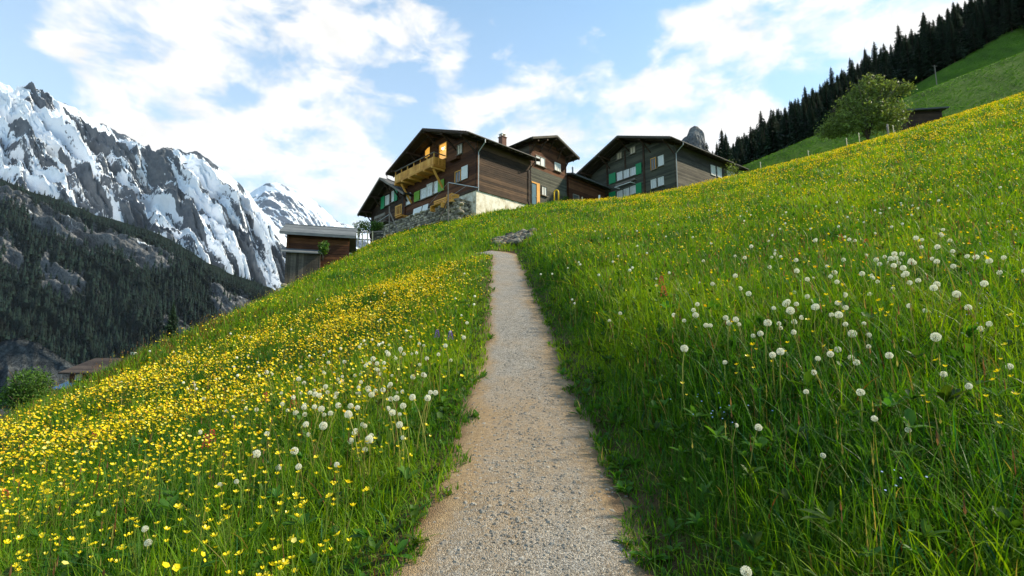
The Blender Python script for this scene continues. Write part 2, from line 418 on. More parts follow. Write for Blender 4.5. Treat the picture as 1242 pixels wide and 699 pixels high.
def mk_ground():
    k = NT('meadow_soil'); v = k.pos()
    a = k.noise(v, .35, 5, .6); b = k.noise(v, 3.0, 5, .6); f = k.noise(v, 24, 3, .6)
    g = k.ramp(a, [(.3, (.035,.085,.008)), (.5, (.06,.14,.010)), (.7, (.10,.19,.014))])
    g = k.mix(k.mapr(b, .35, .7, 0, .55), g, (.03,.062,.008))
    g = k.mix(k.mapr(f, .4, .75, 0, .45), g, (.09,.10,.02))
    # steep valley sides in the distance: pale scree and dark scrub
    near = k.attr('near').outputs['Fac']
    far = k.ramp(k.noise(v, .02, 6, .6), [(.35, (.02,.04,.014)), (.6, (.05,.075,.025)), (.75, (.12,.12,.10))])
    soil = k.mix(k.attr('soil').outputs['Fac'], g, k.ramp(b, [(.3,(.045,.028,.014)),(.7,(.11,.072,.036))]))
    c = k.mix(near, far, soil)
    k.bump(k.math('ADD', b, k.math('MULTIPLY', f, .6)), .8, .08)
    return k.base(c, .95, .1)
M['ground'] = mk_ground()
def mk_path():
    k = NT('path_gravel'); v = k.pos()
    vo = k.n('ShaderNodeTexVoronoi'); vo.inputs['Scale'].default_value = 170; k.L.new(v, vo.inputs['Vector'])
    vo2 = k.n('ShaderNodeTexVoronoi'); vo2.inputs['Scale'].default_value = 105; k.L.new(v, vo2.inputs['Vector'])
    sep = k.n('ShaderNodeSeparateColor'); k.L.new(vo.outputs['Color'], sep.inputs[0])
    sep2 = k.n('ShaderNodeSeparateColor'); k.L.new(vo2.outputs['Color'], sep2.inputs[0])
    stone = k.ramp(sep.outputs[0], [(.0,(.085,.08,.07)),(.35,(.20,.187,.162)),(.7,(.32,.30,.262)),(1,(.55,.52,.46))])
    stone2 = k.ramp(sep2.outputs[1], [(.0,(.10,.092,.078)),(.6,(.24,.22,.185)),(1,(.46,.43,.37))])
    stone = k.mix(k.mapr(k.noise(v, 7, 3), .48, .56), stone, stone2)
    sand = k.ramp(k.noise(v, 30, 6, .7), [(.25,(.16,.10,.05)),(.55,(.33,.225,.115)),(.8,(.48,.35,.2))])
    big = k.noise(k.pos((1,.55,1)), 1.5, 4, .6, .5); edge = k.attr('edge').outputs['Fac']; sandy = k.attr('sandy').outputs['Fac']
    f = k.math('ADD', k.math('ADD', k.math("MULTIPLY", edge, 1.0), sandy), k.math('MULTIPLY_ADD', big, 1.6, -.85))
    f = k.math('ADD', f, k.math('MULTIPLY_ADD', k.noise(v, 22, 3), .9, -.45))
    c = k.mix(k.mapr(f, -.35, .8, .10, .95), stone, sand)
    damp = k.mapr(edge, .55, 1.0, 0, .75)
    c = k.mix(damp, c, (.15,.09,.045))
    h = k.math('SUBTRACT', 1.0, vo.outputs['Distance']); h2 = k.math('SUBTRACT', 1.0, vo2.outputs['Distance'])
    k.bump(k.math('ADD', k.math('MULTIPLY', h, .6), k.math('ADD', k.math('MULTIPLY', h2, .6), k.math('MULTIPLY', big, 2))), .9, .012)
    return k.base(c, .85, .25)
M['path'] = mk_path()
M['pebble'] = mk_stone('pebbles', [(.1,(.17,.155,.13)),(.4,(.26,.23,.19)),(.7,(.34,.30,.24)),(.95,(.5,.47,.42))], 40)

# ------------------------------------------------------------------ ground sheet, path
def spaced(lo, hi, n, a):
    u = np.linspace(math.asinh(lo/a), math.asinh(hi/a), n); return np.sinh(u)*a
def build_ground():
    xs = spaced(-7000, 7000, 760, 3.2); ys = spaced(-500, 7000, 640, 4.0)
    X, Y = np.meshgrid(xs, ys, indexing='ij')
    Z = ground(X, Y)
    xr = np.abs(X-xpath(Y)); onpath = sstep(PHALF+.12, PHALF-.15, xr)*((Y > -12) & (Y < 22.4))
    Z = Z - .05*onpath
    near = sstep(190, 110, np.hypot(X, Y))
    near = np.maximum(near, sstep(0, 30, X)*sstep(500, 300, np.hypot(X, Y)))
    soil = np.clip(sstep(PHALF+.55, PHALF+.0, xr + .25*fbm(X*2, Y*2, 3))*(Y < 23), 0, 1)
    me = np_mesh('hillside', np.stack([X, Y, Z], -1).reshape(-1, 3), grid_faces(len(xs), len(ys)), M['ground'], {'near': near.ravel(), 'soil': soil.ravel()})
    tag(link('hillside', me), kind='structure')
build_ground()
PATH_PTS = [(xpath(y), y) for y in np.arange(-9, 20.6, .12)]
for i in range(1, 40):     # bends left behind the verge
    a = i/39*1.45; PATH_PTS.append((xpath(20.6)-1.6*(1-math.cos(a)), 20.6+1.6*math.sin(a)))
for i in range(1, 3): PATH_PTS.append((PATH_PTS[-1][0]-.12, PATH_PTS[-1][1]+.02))
def build_path():
    pts = np.array(PATH_PTS); t = np.gradient(pts, axis=0); t /= np.linalg.norm(t, axis=1)[:, None]; nrm = np.stack([t[:,1], -t[:,0]], 1)
    m = 41; lat = np.linspace(-1, 1, m)
    s = np.concatenate([[0], np.cumsum(np.linalg.norm(np.diff(pts, axis=0), axis=1))])
    wl = PHALF*(1 + .13*sstep(4, 2, pts[:, 1]) + .13*fbm(s*.8, s*0+3, 3) + .08*fbm(s*3.1, s*0+5, 3)) + .03; wr = PHALF*(1 + .06*sstep(4, 2, pts[:, 1]) + .13*fbm(s*.8, s*0+8, 3) + .08*fbm(s*3.1, s*0+9, 3)) + .03
    w = np.where(lat[None] < 0, wl[:, None], wr[:, None])*lat[None]
    X = pts[:, :1] + nrm[:, :1]*w; Y = pts[:, 1:] + nrm[:, 1:]*w
    Z = ground(X, Y, False) + .012 - .03*np.abs(lat[None])**3 + .012*fbm(X*3, Y*3, 3) + .02*fbm(X*.9, Y*.9, 2)
    edge = sstep(.45, 1, np.abs(lat[None]) + 0*X + .25*fbm(X*2.2, Y*1.4, 3))
    yy = pts[:, 1:] + 0*X
    sandy = .26*np.exp(-((yy-4.2)/2.2)**2) + .06 - .22*sstep(5.5, 8.5, yy) - .12*sstep(3.2, 2.0, yy) + .42*sstep(5, 8, yy)*sstep(.15, .8, lat[None]+0*X)
    me = np_mesh('path', np.stack([X, Y, Z], -1).reshape(-1, 3), grid_faces(len(pts), m)[:, ::-1], M['path'], {'edge': edge.ravel(), 'sandy': sandy.ravel()})
    tag(link('path', me), kind='structure')
build_path()
def build_gravel():
    mb = MB(); r = random.Random(5); n = 0
    while n < 6000:
        y = 1.7*math.exp(r.random()*1.75); lat = r.gauss(0, .55)
        if abs(lat) > 1.02: continue
        x = xpath(y)+lat*PHALF
        z = float(ground(np.array([x]), np.array([y]), False)[0]) + .012 - .03*abs(lat)**3 + .012*float(fbm(np.array(x*3), np.array(y*3), 3)) + .02*float(fbm(np.array(x*.9), np.array(y*.9), 2))
        s = r.choice([.004,.005,.006,.008,.010,.013])*r.uniform(.7,1.3)*(1 if r.random() > .02 else 1.6)
        i = len(mb.v); a0 = r.uniform(0, 6.28)
        for k in range(5):
            a = a0+k*1.2566; q = s*r.uniform(.75, 1.2); mb.v.append((x+math.cos(a)*q, y+math.sin(a)*q*.8, z))
            mb.v.append((x+math.cos(a)*q*.6, y+math.sin(a)*q*.5, z+s*r.uniform(.3,.6)))
        for k in range(5):
            k2 = (k+1) % 5; mb.f.append((i+2*k, i+2*k2, i+2*k2+1, i+2*k+1)); mb.mi.append(0)
        mb.f.append(tuple(i+2*k+1 for k in range(5))); mb.mi.append(0); n += 1
    tag(mb.build('gravel', M['pebble']), 'loose grey and tan pebbles scattered over the footpath', 'gravel', kind='stuff')
build_gravel()

# ------------------------------------------------------------------ mountains
def mk_mountain(name, rock_stops, snow=True, scale=.004, rot=(0,0,0), zs=2.2):
    k = NT(name); g = k.n('ShaderNodeNewGeometry'); m = k.n('ShaderNodeMapping')
    m.inputs['Rotation'].default_value = rot; m.inputs['Scale'].default_value = (1, 1, zs); k.L.new(g.outputs['Position'], m.inputs['Vector'])
    a = k.noise(m.outputs[0], scale, 10, .68, .4); b = k.noise(k.pos((1,1,1)), scale*6, 8, .7)
    f = k.math('ADD', k.math('MULTIPLY', a, .5), k.math('MULTIPLY', b, .5))
    c = k.ramp(f, rock_stops)
    if snow:
        sn = k.attr('snow').outputs['Fac']
        s2 = k.math('ADD', sn, k.math('MULTIPLY_ADD', b, .6, -.3)); s2 = k.math('ADD', s2, k.math('MULTIPLY_ADD', a, .6, -.3))
        msk = k.mapr(s2, .46, .56)
        c = k.mix(msk, c, (.76,.80,.86))
    gr = k.attr('green').outputs['Fac']
    g2 = k.math('ADD', gr, k.math('MULTIPLY_ADD', b, 1.3, -.65))
    c = k.mix(k.mapr(g2, .42, .6), c, (.008,.015,.009))
    k.bump(f, 1.0, 12); return k.base(c, .9, .1)
RS = [(.32,(.022,.029,.040)),(.45,(.062,.074,.092)),(.57,(.12,.132,.15)),(.7,(.22,.23,.245))]
M['mountain'] = mk_mountain('mountain_rock_and_snow', RS, rot=(0, R(35), 0))
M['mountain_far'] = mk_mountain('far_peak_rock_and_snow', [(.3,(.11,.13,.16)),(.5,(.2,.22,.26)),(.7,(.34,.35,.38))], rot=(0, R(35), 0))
M['cliff'] = mk_mountain('cliff_rock', [(.36,(.03,.034,.04)),(.46,(.085,.09,.097)),(.54,(.17,.172,.175)),(.66,(.29,.285,.275))], scale=.022, zs=.35)
M['cliff_dark'] = mk_mountain('cliff_rock_shade_in_colour', [(.32,(.012,.015,.018)),(.47,(.04,.048,.055)),(.58,(.11,.125,.135)),(.72,(.26,.28,.29))], False, scale=.05)  # darker copy of the cliff rock: the cliff's shade is painted into its colour
M['peak_rock'] = mk_mountain('peak_rock', [(.34,(.05,.054,.058)),(.47,(.13,.135,.14)),(.56,(.23,.23,.225)),(.7,(.36,.35,.33))], False, scale=.035)
def resample(poly, n):
    p = np.array(poly, float); s = np.concatenate([[0], np.cumsum(np.hypot(*np.diff(p, axis=0).T))]); q = np.linspace(0, s[-1], n)
    return np.stack([np.interp(q, s, p[:, 0]), np.interp(q, s, p[:, 1])], 1)
def mountain(name, poly, dist, run, drop, nu, nv, mat, amp, freq, jag=2.0, strata=.6, snowf=None, greenf=None, prof=.85, distf=None, back=.5):
    q = resample(poly, nu); s = np.linspace(0, 1, nu)
    q[:, 1] += jag*(.6*fbm(s*nu*.09, s*0+.7, 5) - .55*np.maximum(ridged(s*nu*.05, s*0+3.3, 4)-.25, 0))
    d = np.array([ray(*p) for p in q]); Dn = dist if distf is None else distf(q[:, 0])
    rp = d*np.reshape(Dn, (-1, 1))
    hd = rp[:, :2]/np.linalg.norm(rp[:, :2], axis=1)[:, None]
    t = np.concatenate([-back*np.linspace(1, 0, 12, endpoint=False), np.linspace(0, 1, nv)**1.15]); T = t[None]
    Sx = np.concatenate([[0], np.cumsum(np.linalg.norm(np.diff(rp, axis=0), axis=1))])[:, None]
    X = rp[:, :1] - hd[:, :1]*run*T; Y = rp[:, 1:2] - hd[:, 1:2]*run*T
    Z = rp[:, 2:3] - drop*np.abs(T)**prof*np.where(T < 0, 1.3, 1)
    fade = sstep(0, .12, np.abs(T)); L = np.hypot(run, drop)*T
    ca, sa = math.cos(strata), math.sin(strata); A = Sx*ca + L*sa; Bq = -Sx*sa + L*ca
    n = amp*(.72*ridged(A*freq*.35, Bq*freq*1.35, 6, .58) + .45*fbm(Sx*freq, L*freq, 6, gain=.55) - .35)
    n = n*(.12 + .88*fade)
    nrm = np.array([0, 0, 1.0])
    X = X - hd[:, :1]*n*.75; Y = Y - hd[:, 1:2]*n*.75; Z = Z + n*.6*fade
    # steepness
    V = np.stack([X, Y, Z], -1); du = np.gradient(V, axis=0); dv = np.gradient(V, axis=1); N = np.cross(du, dv); N /= np.linalg.norm(N, axis=-1, keepdims=True)+1e-9
    nz = np.abs(N[..., 2])
    snow = snowf(nz, A, Bq, Z, T, Sx, L) if snowf else np.zeros_like(Z)
    green = greenf(nz, A, Bq, Z, T, Sx, L) if greenf else np.zeros_like(Z)
    me = np_mesh(name, V.reshape(-1, 3), grid_faces(*V.shape[:2]), mat, {'snow': np.asarray(snow+0*Z).ravel(), 'green': np.asarray(green+0*Z).ravel()})
    o = tag(link(name, me), kind='structure')
    return V, green, nz
RIDGE_A = [(-420,-40),(-260,40),(-150,60),(-60,90),(0,104),(10,106),(17,112),(28,107),(38,105),(50,117),(58,121),(68,125),(89,134),(110,145),(127,154),(150,166),(170,180),(186,188),(198,184),(211,183),(225,188),(239,187),(255,198),(270,210),(285,221),(301,236),(320,260),(336,278),(360,305),(385,330),(420,352)]
def snow_a(nz, A, B, Z, T, Sx, L):
    st = fbm(A*.0016, B*.011, 6, gain=.6)
    oc = sstep(.02, .30, fbm(A*.0021+7, B*.0062, 5, gain=.6))
    return .97 - .62*oc + .8*(nz-.6) + .5*st + .12*sstep(.35, 0., T) - .25*sstep(.5, .9, T) - .3*fbm(Sx*.0017+4, L*.0017, 4) - .16*sstep(.07, .0, T)
mountain('snow_mountain', RIDGE_A, 3000, 1500, 1500, 760, 360, M['mountain'], 190, .0034, 4.2, .55, snow_a)
RIDGE_B = [(240,300),(280,255),(305,234),(322,224),(336,222),(346,227),(359,231),(370,238),(382,245),(392,254),(402,264),(414,272),(430,277),(460,286),(520,300)]
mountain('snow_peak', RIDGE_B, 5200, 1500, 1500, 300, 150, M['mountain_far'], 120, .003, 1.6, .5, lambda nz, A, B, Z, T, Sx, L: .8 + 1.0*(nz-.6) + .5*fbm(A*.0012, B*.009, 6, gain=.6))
RIDGE_C = [(-300,110),(-150,165),(-60,195),(0,218),(38,234),(77,246),(116,262),(154,272),(193,285),(220,300),(251,319),(278,333),(301,341),(328,350),(370,372),(420,400)]
def green_c(nz, A, B, Z, T, Sx, L):
    # wooded ledges with two cliff bands between them
    w = .05*fbm(Sx*.004, Sx*0+2, 4) + .03*fbm(Sx*.03, T*9, 4) + .025*ridged(Sx*.012, T*3, 3)
    band = np.exp(-((T-.165-w)/.075)**2)*sstep(-.5, -.05, fbm(Sx*.0035+3.1, Sx*0+T*2, 3)+.12) + np.exp(-((T-.42-w*1.4)/.06)**2)*sstep(-.05, .25, fbm(Sx*.006, Sx*0+5.5, 3))
    return np.clip(1.0 - 1.15*band, 0, 1)
VC, GC, NC = mountain('cliff_mountain', RIDGE_C, 1500, 900, 640, 420, 240, M['cliff'], 55, .009, 2.0, .1,
    lambda nz, A, B, Z, T, Sx, L: .1 + .32*sstep(.3, 0, T) + .5*fbm(A*.004, B*.014, 5), green_c, .95)
RIDGE_D = [(-260,380),(-120,400),(-40,412),(0,416),(20,411),(45,416),(62,427),(80,438),(100,447),(125,470),(150,500)]
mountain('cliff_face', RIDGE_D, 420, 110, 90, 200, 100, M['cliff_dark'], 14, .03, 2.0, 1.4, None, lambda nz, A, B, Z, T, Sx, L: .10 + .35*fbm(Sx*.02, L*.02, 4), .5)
RIDGE_R = [(805,200),(818,182),(826,172),(833,166),(837,157),(842,154),(847,156),(851,159),(854,163),(856,176),(858,200)]
mountain('rock_peak', RIDGE_R, 900, 90, 160, 160, 130, M['peak_rock'], 22, .045, 1.5, .9, None, None, .6)

# far spruces on the cliff mountain: one mass
def build_far_forest():
    nu, nv = VC.shape[:2]; n = 15000
    iu = rng.uniform(0, nu-1, n*3); iv = 12 + (nv-14)*rng.random(n*3)**.8
    a = iu.astype(int); b = iv.astype(int)
    g = GC[a, b] + .26*rng.normal(size=n*3)
    edge = (iv-12)/(nv-12)
    ok = ((g > .62) | (rng.random(n*3) < .09)) & ((edge > .03) | (rng.random(n*3) < .6))
    p = VC[a, b][ok][:n]; edge = edge[ok][:n]; n = len(p)
    p = p + rng.normal(size=(n, 3))*[2.5, 2.5, 0]
    h = rng.uniform(13, 27, n)*(.75+.35*sstep(0, .3, edge)); r = h*rng.uniform(.13, .2, n)
    k = 6; tiers = [(0.0, 1.0, .5), (.3, .75, .78), (.58, .48, 1.0)]
    V = []; F = []; base = 0
    for (z0, rr, z1) in tiers:
        ang = np.linspace(0, 2*math.pi, k, endpoint=False)[None] + rng.uniform(0, 6, (n, 1))
        jr = rng.uniform(.7, 1.25, (n, k))
        ring = np.stack([p[:, :1]+np.cos(ang)*r[:, None]*rr*jr, p[:, 1:2]+np.sin(ang)*r[:, None]*rr*jr, p[:, 2:]+h[:, None]*(z0+rng.uniform(-.04,.04,(n,k)))], -1)
        top = p + np.stack([0*h, 0*h, h*z1], -1)
        V.append(np.concatenate([ring, top[:, None]], 1).reshape(-1, 3))
        o = base + np.arange(n)[:, None]*(k+1); j = np.arange(k)[None]
        F.append(np.stack([o+j, o+(j+1) % k, o+k+0*j], -1).reshape(-1, 3)); base += n*(k+1)
    me = np_mesh('spruce_forest', np.concatenate(V), np.concatenate(F), M['needle_far'], smooth=False)
    tag(link('spruce_forest', me), 'dark spruce forest covering the ledges under the snowy mountain', 'forest', kind='stuff')
build_far_forest()

# ------------------------------------------------------------------ trees
def spruce_mesh(seed, h=18, trunk=True):
    r = random.Random(seed); mb = MB()
    z = h*.08; 
    while z < h*.985:
        f = (z/h); L = (1-f)**.85*h*.19*r.uniform(.8,1.15) + .15
        n = max(5, int(9*(1-f)+5)); a0 = r.uniform(0, 6.28)
        for j in range(n):
            a = a0 + j*6.283/n + r.uniform(-.25,.25); l = L*r.uniform(.65,1.2); droop = .30*l*r.uniform(.6,1.4)
            c, s_ = math.cos(a), math.sin(a); w = .22*l + .18
            b = Vector((0,0,z)); prev = None; segs = 3
            for q in range(segs):      # overlapping tilted sprays along the branch
                t0 = q/segs; t1 = (q+1.35)/segs
                p0 = Vector((c*l*t0, s_*l*t0, z-droop*t0*t0)); p1 = Vector((c*l*t1, s_*l*t1, z-droop*t1*t1+.05*l*r.uniform(-1,1)))
                ww = w*(1-.45*t0)*r.uniform(.7,1.2); sd = Vector((-s_, c, 0))*ww; dr = Vector((0,0,-ww*r.uniform(.5,1.1)))
                mb.face([p0, p0.lerp(p1,.55)+sd+dr, p1]); mb.face([p0, p1, p0.lerp(p1,.55)-sd+dr])
        z += h*.028*(1.15-f*.5)*r.uniform(.8,1.2)
    mb.face([(0.12,0,h*.96),(-.06,.1,h*.96),(0,0,h*1.02)]); mb.face([(0,.12,h*.955),(0,-.12,h*.955),(0,0,h*1.02)])
    t = MB(); t.tube([(0,0,-1.5),(0,0,h*.4),(0,0,h*.97)], [h*.014,h*.009,.03], 6)
    return mb.mesh('spruce_crown', M['needle']), t.mesh('spruce_trunk', M['bark'])
SPR = [spruce_mesh(i, 18) for i in range(5)]
def spruce(x, y, sc, v, rz, label, group=None, z=None):
    o = empty('spruce_tree', (x, y, G(x, y) if z is None else z), rz, label, 'tree', group); o.scale = (sc*random.uniform(.9,1.15), sc*random.uniform(.9,1.15), sc)
    link('trunk', SPR[v][1], o); link('crown', SPR[v][0], o)
    return o
def build_wood():
    r = random.Random(21); n = 0; pts = []; tries = 0
    while n < 285 and tries < 60000:
        tries += 1
        ratio = r.uniform(.36, 1.32); y = 113 + 42*r.random()**1.2
        x = ratio*y
        if y < 117 + 6*math.sin(x*.13) + 4*math.sin(x*.31+1): continue
        if any((x-a)**2+(y-b)**2 < 2.6**2 for a, b in pts): continue
        pts.append((x, y)); n += 1
        spruce(x, y, r.uniform(.52, .95)*(1.22 if r.random() < .1 else 1), r.randrange(5), r.uniform(0, 6.28), 'dark green spruce crowded in the steep wood above the bright pasture', 'spruces of the hillside wood')
build_wood()
def build_wood_mass():
    V0 = []; F0 = []
    for me, _ in SPR[:3]:
        v = np.empty(len(me.vertices)*3, np.float32); me.vertices.foreach_get('co', v); f = np.array([q.vertices[:] for q in me.polygons]); V0.append(v.reshape(-1, 3)); F0.append(f)
    r = np.random.default_rng(23); n = 1150; y = 152+95*r.random(n); x = y*r.uniform(.34, 1.36, n); z = ground(x, y); Vs, Fs, o = [], [], 0
    for i in range(n):
        k = i % 3; s = r.uniform(.55,1.0)*(1.2 if r.random() < .1 else 1); a = r.uniform(0, 6.28); c, d = math.cos(a)*s, math.sin(a)*s; v = V0[k]
        Vs.append(np.stack([x[i]+v[:,0]*c-v[:,1]*d, y[i]+v[:,0]*d+v[:,1]*c, z[i]+v[:,2]*s], -1)); Fs.append(F0[k]+o); o += len(v)
    me = np_mesh('spruce_wood', np.concatenate(Vs), np.concatenate(Fs), M['needle'], smooth=False)
    tag(link('spruce_wood', me), 'dense mass of dark spruces behind the front rows of the hillside wood', 'forest', kind='stuff')
build_wood_mass()
p = at(208, 400, 60); spruce(p[0], p[1], .26, 1, .5, 'small dark conifer peeping over the left meadow edge above the valley', z=p[2]-1.2)

def leafy(name, label, cat, base, blobs, leaf, n, mat, seed, branches, trunk_r=.12, group=None):
    """blobs: (x,y,z,rx,ry,rz) leaf volumes relative to base; branches: polylines"""
    r = np.random.default_rng(seed); o = empty(name, base, 0, label, cat, group)
    vol = np.array([b[3]*b[4]*b[5] for b in blobs])**.7; vol /= vol.sum(); V = []; 
    for b, w in zip(blobs, vol):
        m = int(n*w); d = r.normal(size=(m, 3)); d /= np.linalg.norm(d, axis=1)[:, None]
        rad = .35 + .65*r.random((m, 1))**.45
        lump = 1 + .35*fbm(d[:, 0]*2.3+b[0], d[:, 1]*2.3+d[:, 2]*1.7+b[2], 3)[:, None]
        c = d*rad*lump*np.array(b[3:]) + np.array(b[:3])
        # leaves gather on twigs
        tw = r.normal(size=(m//7+1, 3)); k = r.integers(0, m//7+1, m); c = c*.75 + (c[k % m])*.25 + r.normal(size=(m, 3))*leaf*.8
        a = r.normal(size=(m, 3)); a /= np.linalg.norm(a, axis=1)[:, None]; q = np.cross(a, r.normal(size=(m, 3))); q /= np.linalg.norm(q, axis=1)[:, None]
        s = leaf*r.uniform(.6, 1.3, (m, 1))
        V.append(np.stack([c-a*s, c+q*s*.45, c+a*s, c-q*s*.45], 1))
    V = np.concatenate(V).reshape(-1, 3); F = np.arange(len(V)).reshape(-1, 4)
    link('crown', np_mesh(name+'_crown', V, F, mat, smooth=False), o)
    mb = MB()
    for br in branches:
        k = len(br); mb.tube(br, [max(.012, trunk_r*(1-.8*i/(k-1))) for i in range(k)], 6)
    mb.build('trunk', M['bark'], o, True)
    return o
def brs(r, n, h, spread, z0=0):
    out = []
    for i in range(n):
        a = r.uniform(0, 6.28); s = spread*r.uniform(.4, 1); hh = h*r.uniform(.6, 1.05)
        out.append([(0,0,-.4), (math.cos(a)*s*.2, math.sin(a)*s*.2, z0+hh*.35), (math.cos(a)*s*.6, math.sin(a)*s*.6, hh*.72+z0*.3), (math.cos(a)*s, math.sin(a)*s, hh)])
    return out
rr = random.Random(4)
bp = at(1052, 160, 50); bz = bp[2]-.6
leafy('shrub_tree', 'large bushy shrub with pale leaves on the meadow edge below the wood', 'shrub', (bp[0], bp[1], bz),
      [(0,0,2.4,3.0,2.6,2.4),(-2.6,0,1.4,2.6,2.2,1.6),(2.3,.3,2.6,2.6,2.2,2.4),(.2,0,4.9,1.7,1.5,1.6),(.6,0,6.3,.8,.8,1.0),(2.0,0,5.2,1.8,1.5,1.3),(1.9,0,6.3,.6,.6,.9),(3.0,0,5.6,.9,.9,.9),(-1.5,.2,3.7,1.6,1.4,1.3),(-.9,0,4.9,.8,.8,.9),(4.3,0,5.4,1.3,1.0,.8),(-4.0,0,.8,1.6,1.4,1.0)],
      .15, 13500, M['leaf_shrub'], 3, brs(rr, 22, 5.6, 3.6), .05)
tp = at(36, 470, 62)
leafy('broadleaf_tree', 'round yellow green tree beside the valley house below the left meadow', 'tree', (tp[0], tp[1], G(tp[0], tp[1])),
      [(0,0,tp[2]-G(tp[0],tp[1])+a[0],*a[1:]) for a in [(.3,2.5,2.5,2.4),(-1.6,2.9,2.6,2.0)]]+[(1.7,0,tp[2]-G(tp[0],tp[1])-1.2,2.0,1.8,1.7),(-1.9,0,tp[2]-G(tp[0],tp[1])-1.0,1.8,1.8,1.6)],
      .15, 9000, M['leaf_tree'], 8, brs(rr, 9, max(2.5, tp[2]-G(tp[0],tp[1])+2), 2.4, 1.0), .16)

# ------------------------------------------------------------------ chalets
class House:
    """local frame: x along the gable front, y into the house, z up; front plane y=0"""
    def __init__(s, name, label, origin, ang, W, L, cat='house'):
        s.o = empty(name, origin, ang, label, cat); s.org = np.array(origin); s.ang = ang; s.W = W; s.L = L
        c, n = math.cos(ang), math.sin(ang); s.ex = np.array([c, n, 0]); s.ey = np.array([-n, c, 0])
    def pix(s, face, px, py, off=0.0):
        """where the ray through a photo point meets a wall: (distance along the wall, height)"""
        d = ray(px, py)
        if face == 'front': nrm, pt, ax = s.ey, s.org - s.ey*off, s.ex
        elif face == 'right': nrm, pt, ax = s.ex, s.org + s.ex*(s.W+off), s.ey
        else: nrm, pt, ax = s.ex, s.org - s.ex*off, s.ey
        h = d*(pt@nrm)/(d@nrm) - s.org
        return float(h@ax), float(h[2])
    def P(s, face, u, out, z):
        return (u, -out, z) if face == 'front' else ((s.W+out, u, z) if face == 'right' else (-out, u, z))
    def fbox(s, mb, face, u0, u1, o0, o1, z0, z1, mi=0):
        a = s.P(face, u0, o0, z0); b = s.P(face, u1, o1, z1)
        mb.box(min(a[0],b[0]), max(a[0],b[0]), min(a[1],b[1]), max(a[1],b[1]), z0, z1, mi)
    def window(s, face, u, z, w, h, frame='white', pane='pane', bars=(1,1), sill=True, label=None, out=.14):
        mb = MB(); t = .07
        x0, x1, z0, z1 = u-w/2, u+w/2, z-h/2, z+h/2
        s.fbox(mb, face, x0-t, x0, out-.10, out, z0, z1); s.fbox(mb, face, x1, x1+t, out-.10, out, z0, z1)
        s.fbox(mb, face, x0-t, x1+t, out-.10, out+.004, z1, z1+t); s.fbox(mb, face, x0-t, x1+t, out-.10, out+.004, z0-t, z0)
        for i in range(bars[0]):
            c = x0+(i+1)*w/(bars[0]+1); s.fbox(mb, face, c-.025, c+.025, out-.06, out-.015, z0, z1)
        for i in range(bars[1]):
            c = z0+(i+1)*h/(bars[1]+1)+.12*h; s.fbox(mb, face, x0, x1, out-.062, out-.02, c-.02, c+.02)
        o = mb.build('window', M[frame], s.o)
        if label: o['label'] = label
        pm = MB(); s.fbox(pm, face, x0, x1, out-.085, out-.055, z0, z1); pm.build('pane', M[pane], o)
        if sill:
            sm = MB(); s.fbox(sm, face, x0-.16, x1+.16, .02, out+.12, z0-t-.07, z0-t-.003); sm.build('sill', M['wood_weathered'], o)
        return o
    def winpx(s, face, x0, y0, x1, y1, m, **kw):
        xc = (x0+x1)/2; k = .5*abs(m)*(x1-x0); ua, _ = s.pix(face, x0, (y0+y1)/2); ub, _ = s.pix(face, x1, (y0+y1)/2)
        u, zt = s.pix(face, xc, y0+k); _, zb = s.pix(face, xc, y1-k)
        return s.window(face, u, (zt+zb)/2, max(.35, abs(ub-ua)-.14), max(.4, zt-zb-.1), **kw)
    def shutter(s, face, x0, y0, x1, y1, m, mat, out=.2):
        xc = (x0+x1)/2; k = .5*abs(m)*(x1-x0); ua, _ = s.pix(face, x0, (y0+y1)/2); ub, _ = s.pix(face, x1, (y0+y1)/2)
        u, zt = s.pix(face, xc, y0+k); _, zb = s.pix(face, xc, y1-k); w = abs(ub-ua)/2
        mb = MB(); n = 5
        for i in range(n):
            a = u-w+i*2*w/n; s.fbox(mb, face, a+.006, a+2*w/n-.006, out-.05, out, zb, zt)
        for z in (zb+.18*(zt-zb), zt-.18*(zt-zb)): s.fbox(mb, face, u-w+.02, u+w-.02, out-.01, out+.025, z-.05, z+.05)
        return mb.build('shutter', M[mat], s.o)
    def body(s, z0, zE, zA, oS, mat_front, mat_side, course=.2, t=.22, zsplit=None, seed=1, mat_low=None):
        """log walls: a solid core and courses of beams; eave line passes (x=-oS, z=zE), ridge zA"""
        W, L = s.W, s.L; k = (zA-zE)/(W/2+oS); s.k = k; s.zE, s.zA, s.oS = zE, zA, oS
        under = lambda x: zE - t + k*(min(x, W-x)+oS)
        core = MB(); core.prism([(0,z0),(W,z0),(W,under(W)-.02),(W/2,under(W/2)-.02),(0,under(0)-.02)], 'y', 0.0, L)
        core_o = core.build('wall', M[mat_side], s.o)
        r = random.Random(seed); fr = MB(); sd = MB(); sd2 = MB(); z = z0
        while z < under(W/2):
            z1 = z+course*r.uniform(.94,1.06)
            x0 = max(0, (z1-(zE-t))/k - oS) if z1 > under(0) else 0
            if x0 < W/2-.1:
                o = r.uniform(.035,.06)
                ext = .16 if x0 == 0 else 0
                (low if False else fr).box(x0-ext if ext else x0, W-x0+ext, -o, 0.02, z+.008, z1-.008, 1 if (zsplit is not None and z < zsplit) else 0)
            if z1 < under(0):
                o = r.uniform(.035,.06)
                sd.box(W-.02, W+o, -.14+.02, L+.14, z+.012, z1-.004); sd2.box(-o, .02, -.14+.02, L+.14, z+.012, z1-.004)
            z = z1
        fr.build('gable_front', [M[mat_front], M[mat_low or mat_front]], s.o); sd.build('side_wall', M[mat_side], s.o); sd2.build('side_wall', M[mat_side], s.o)
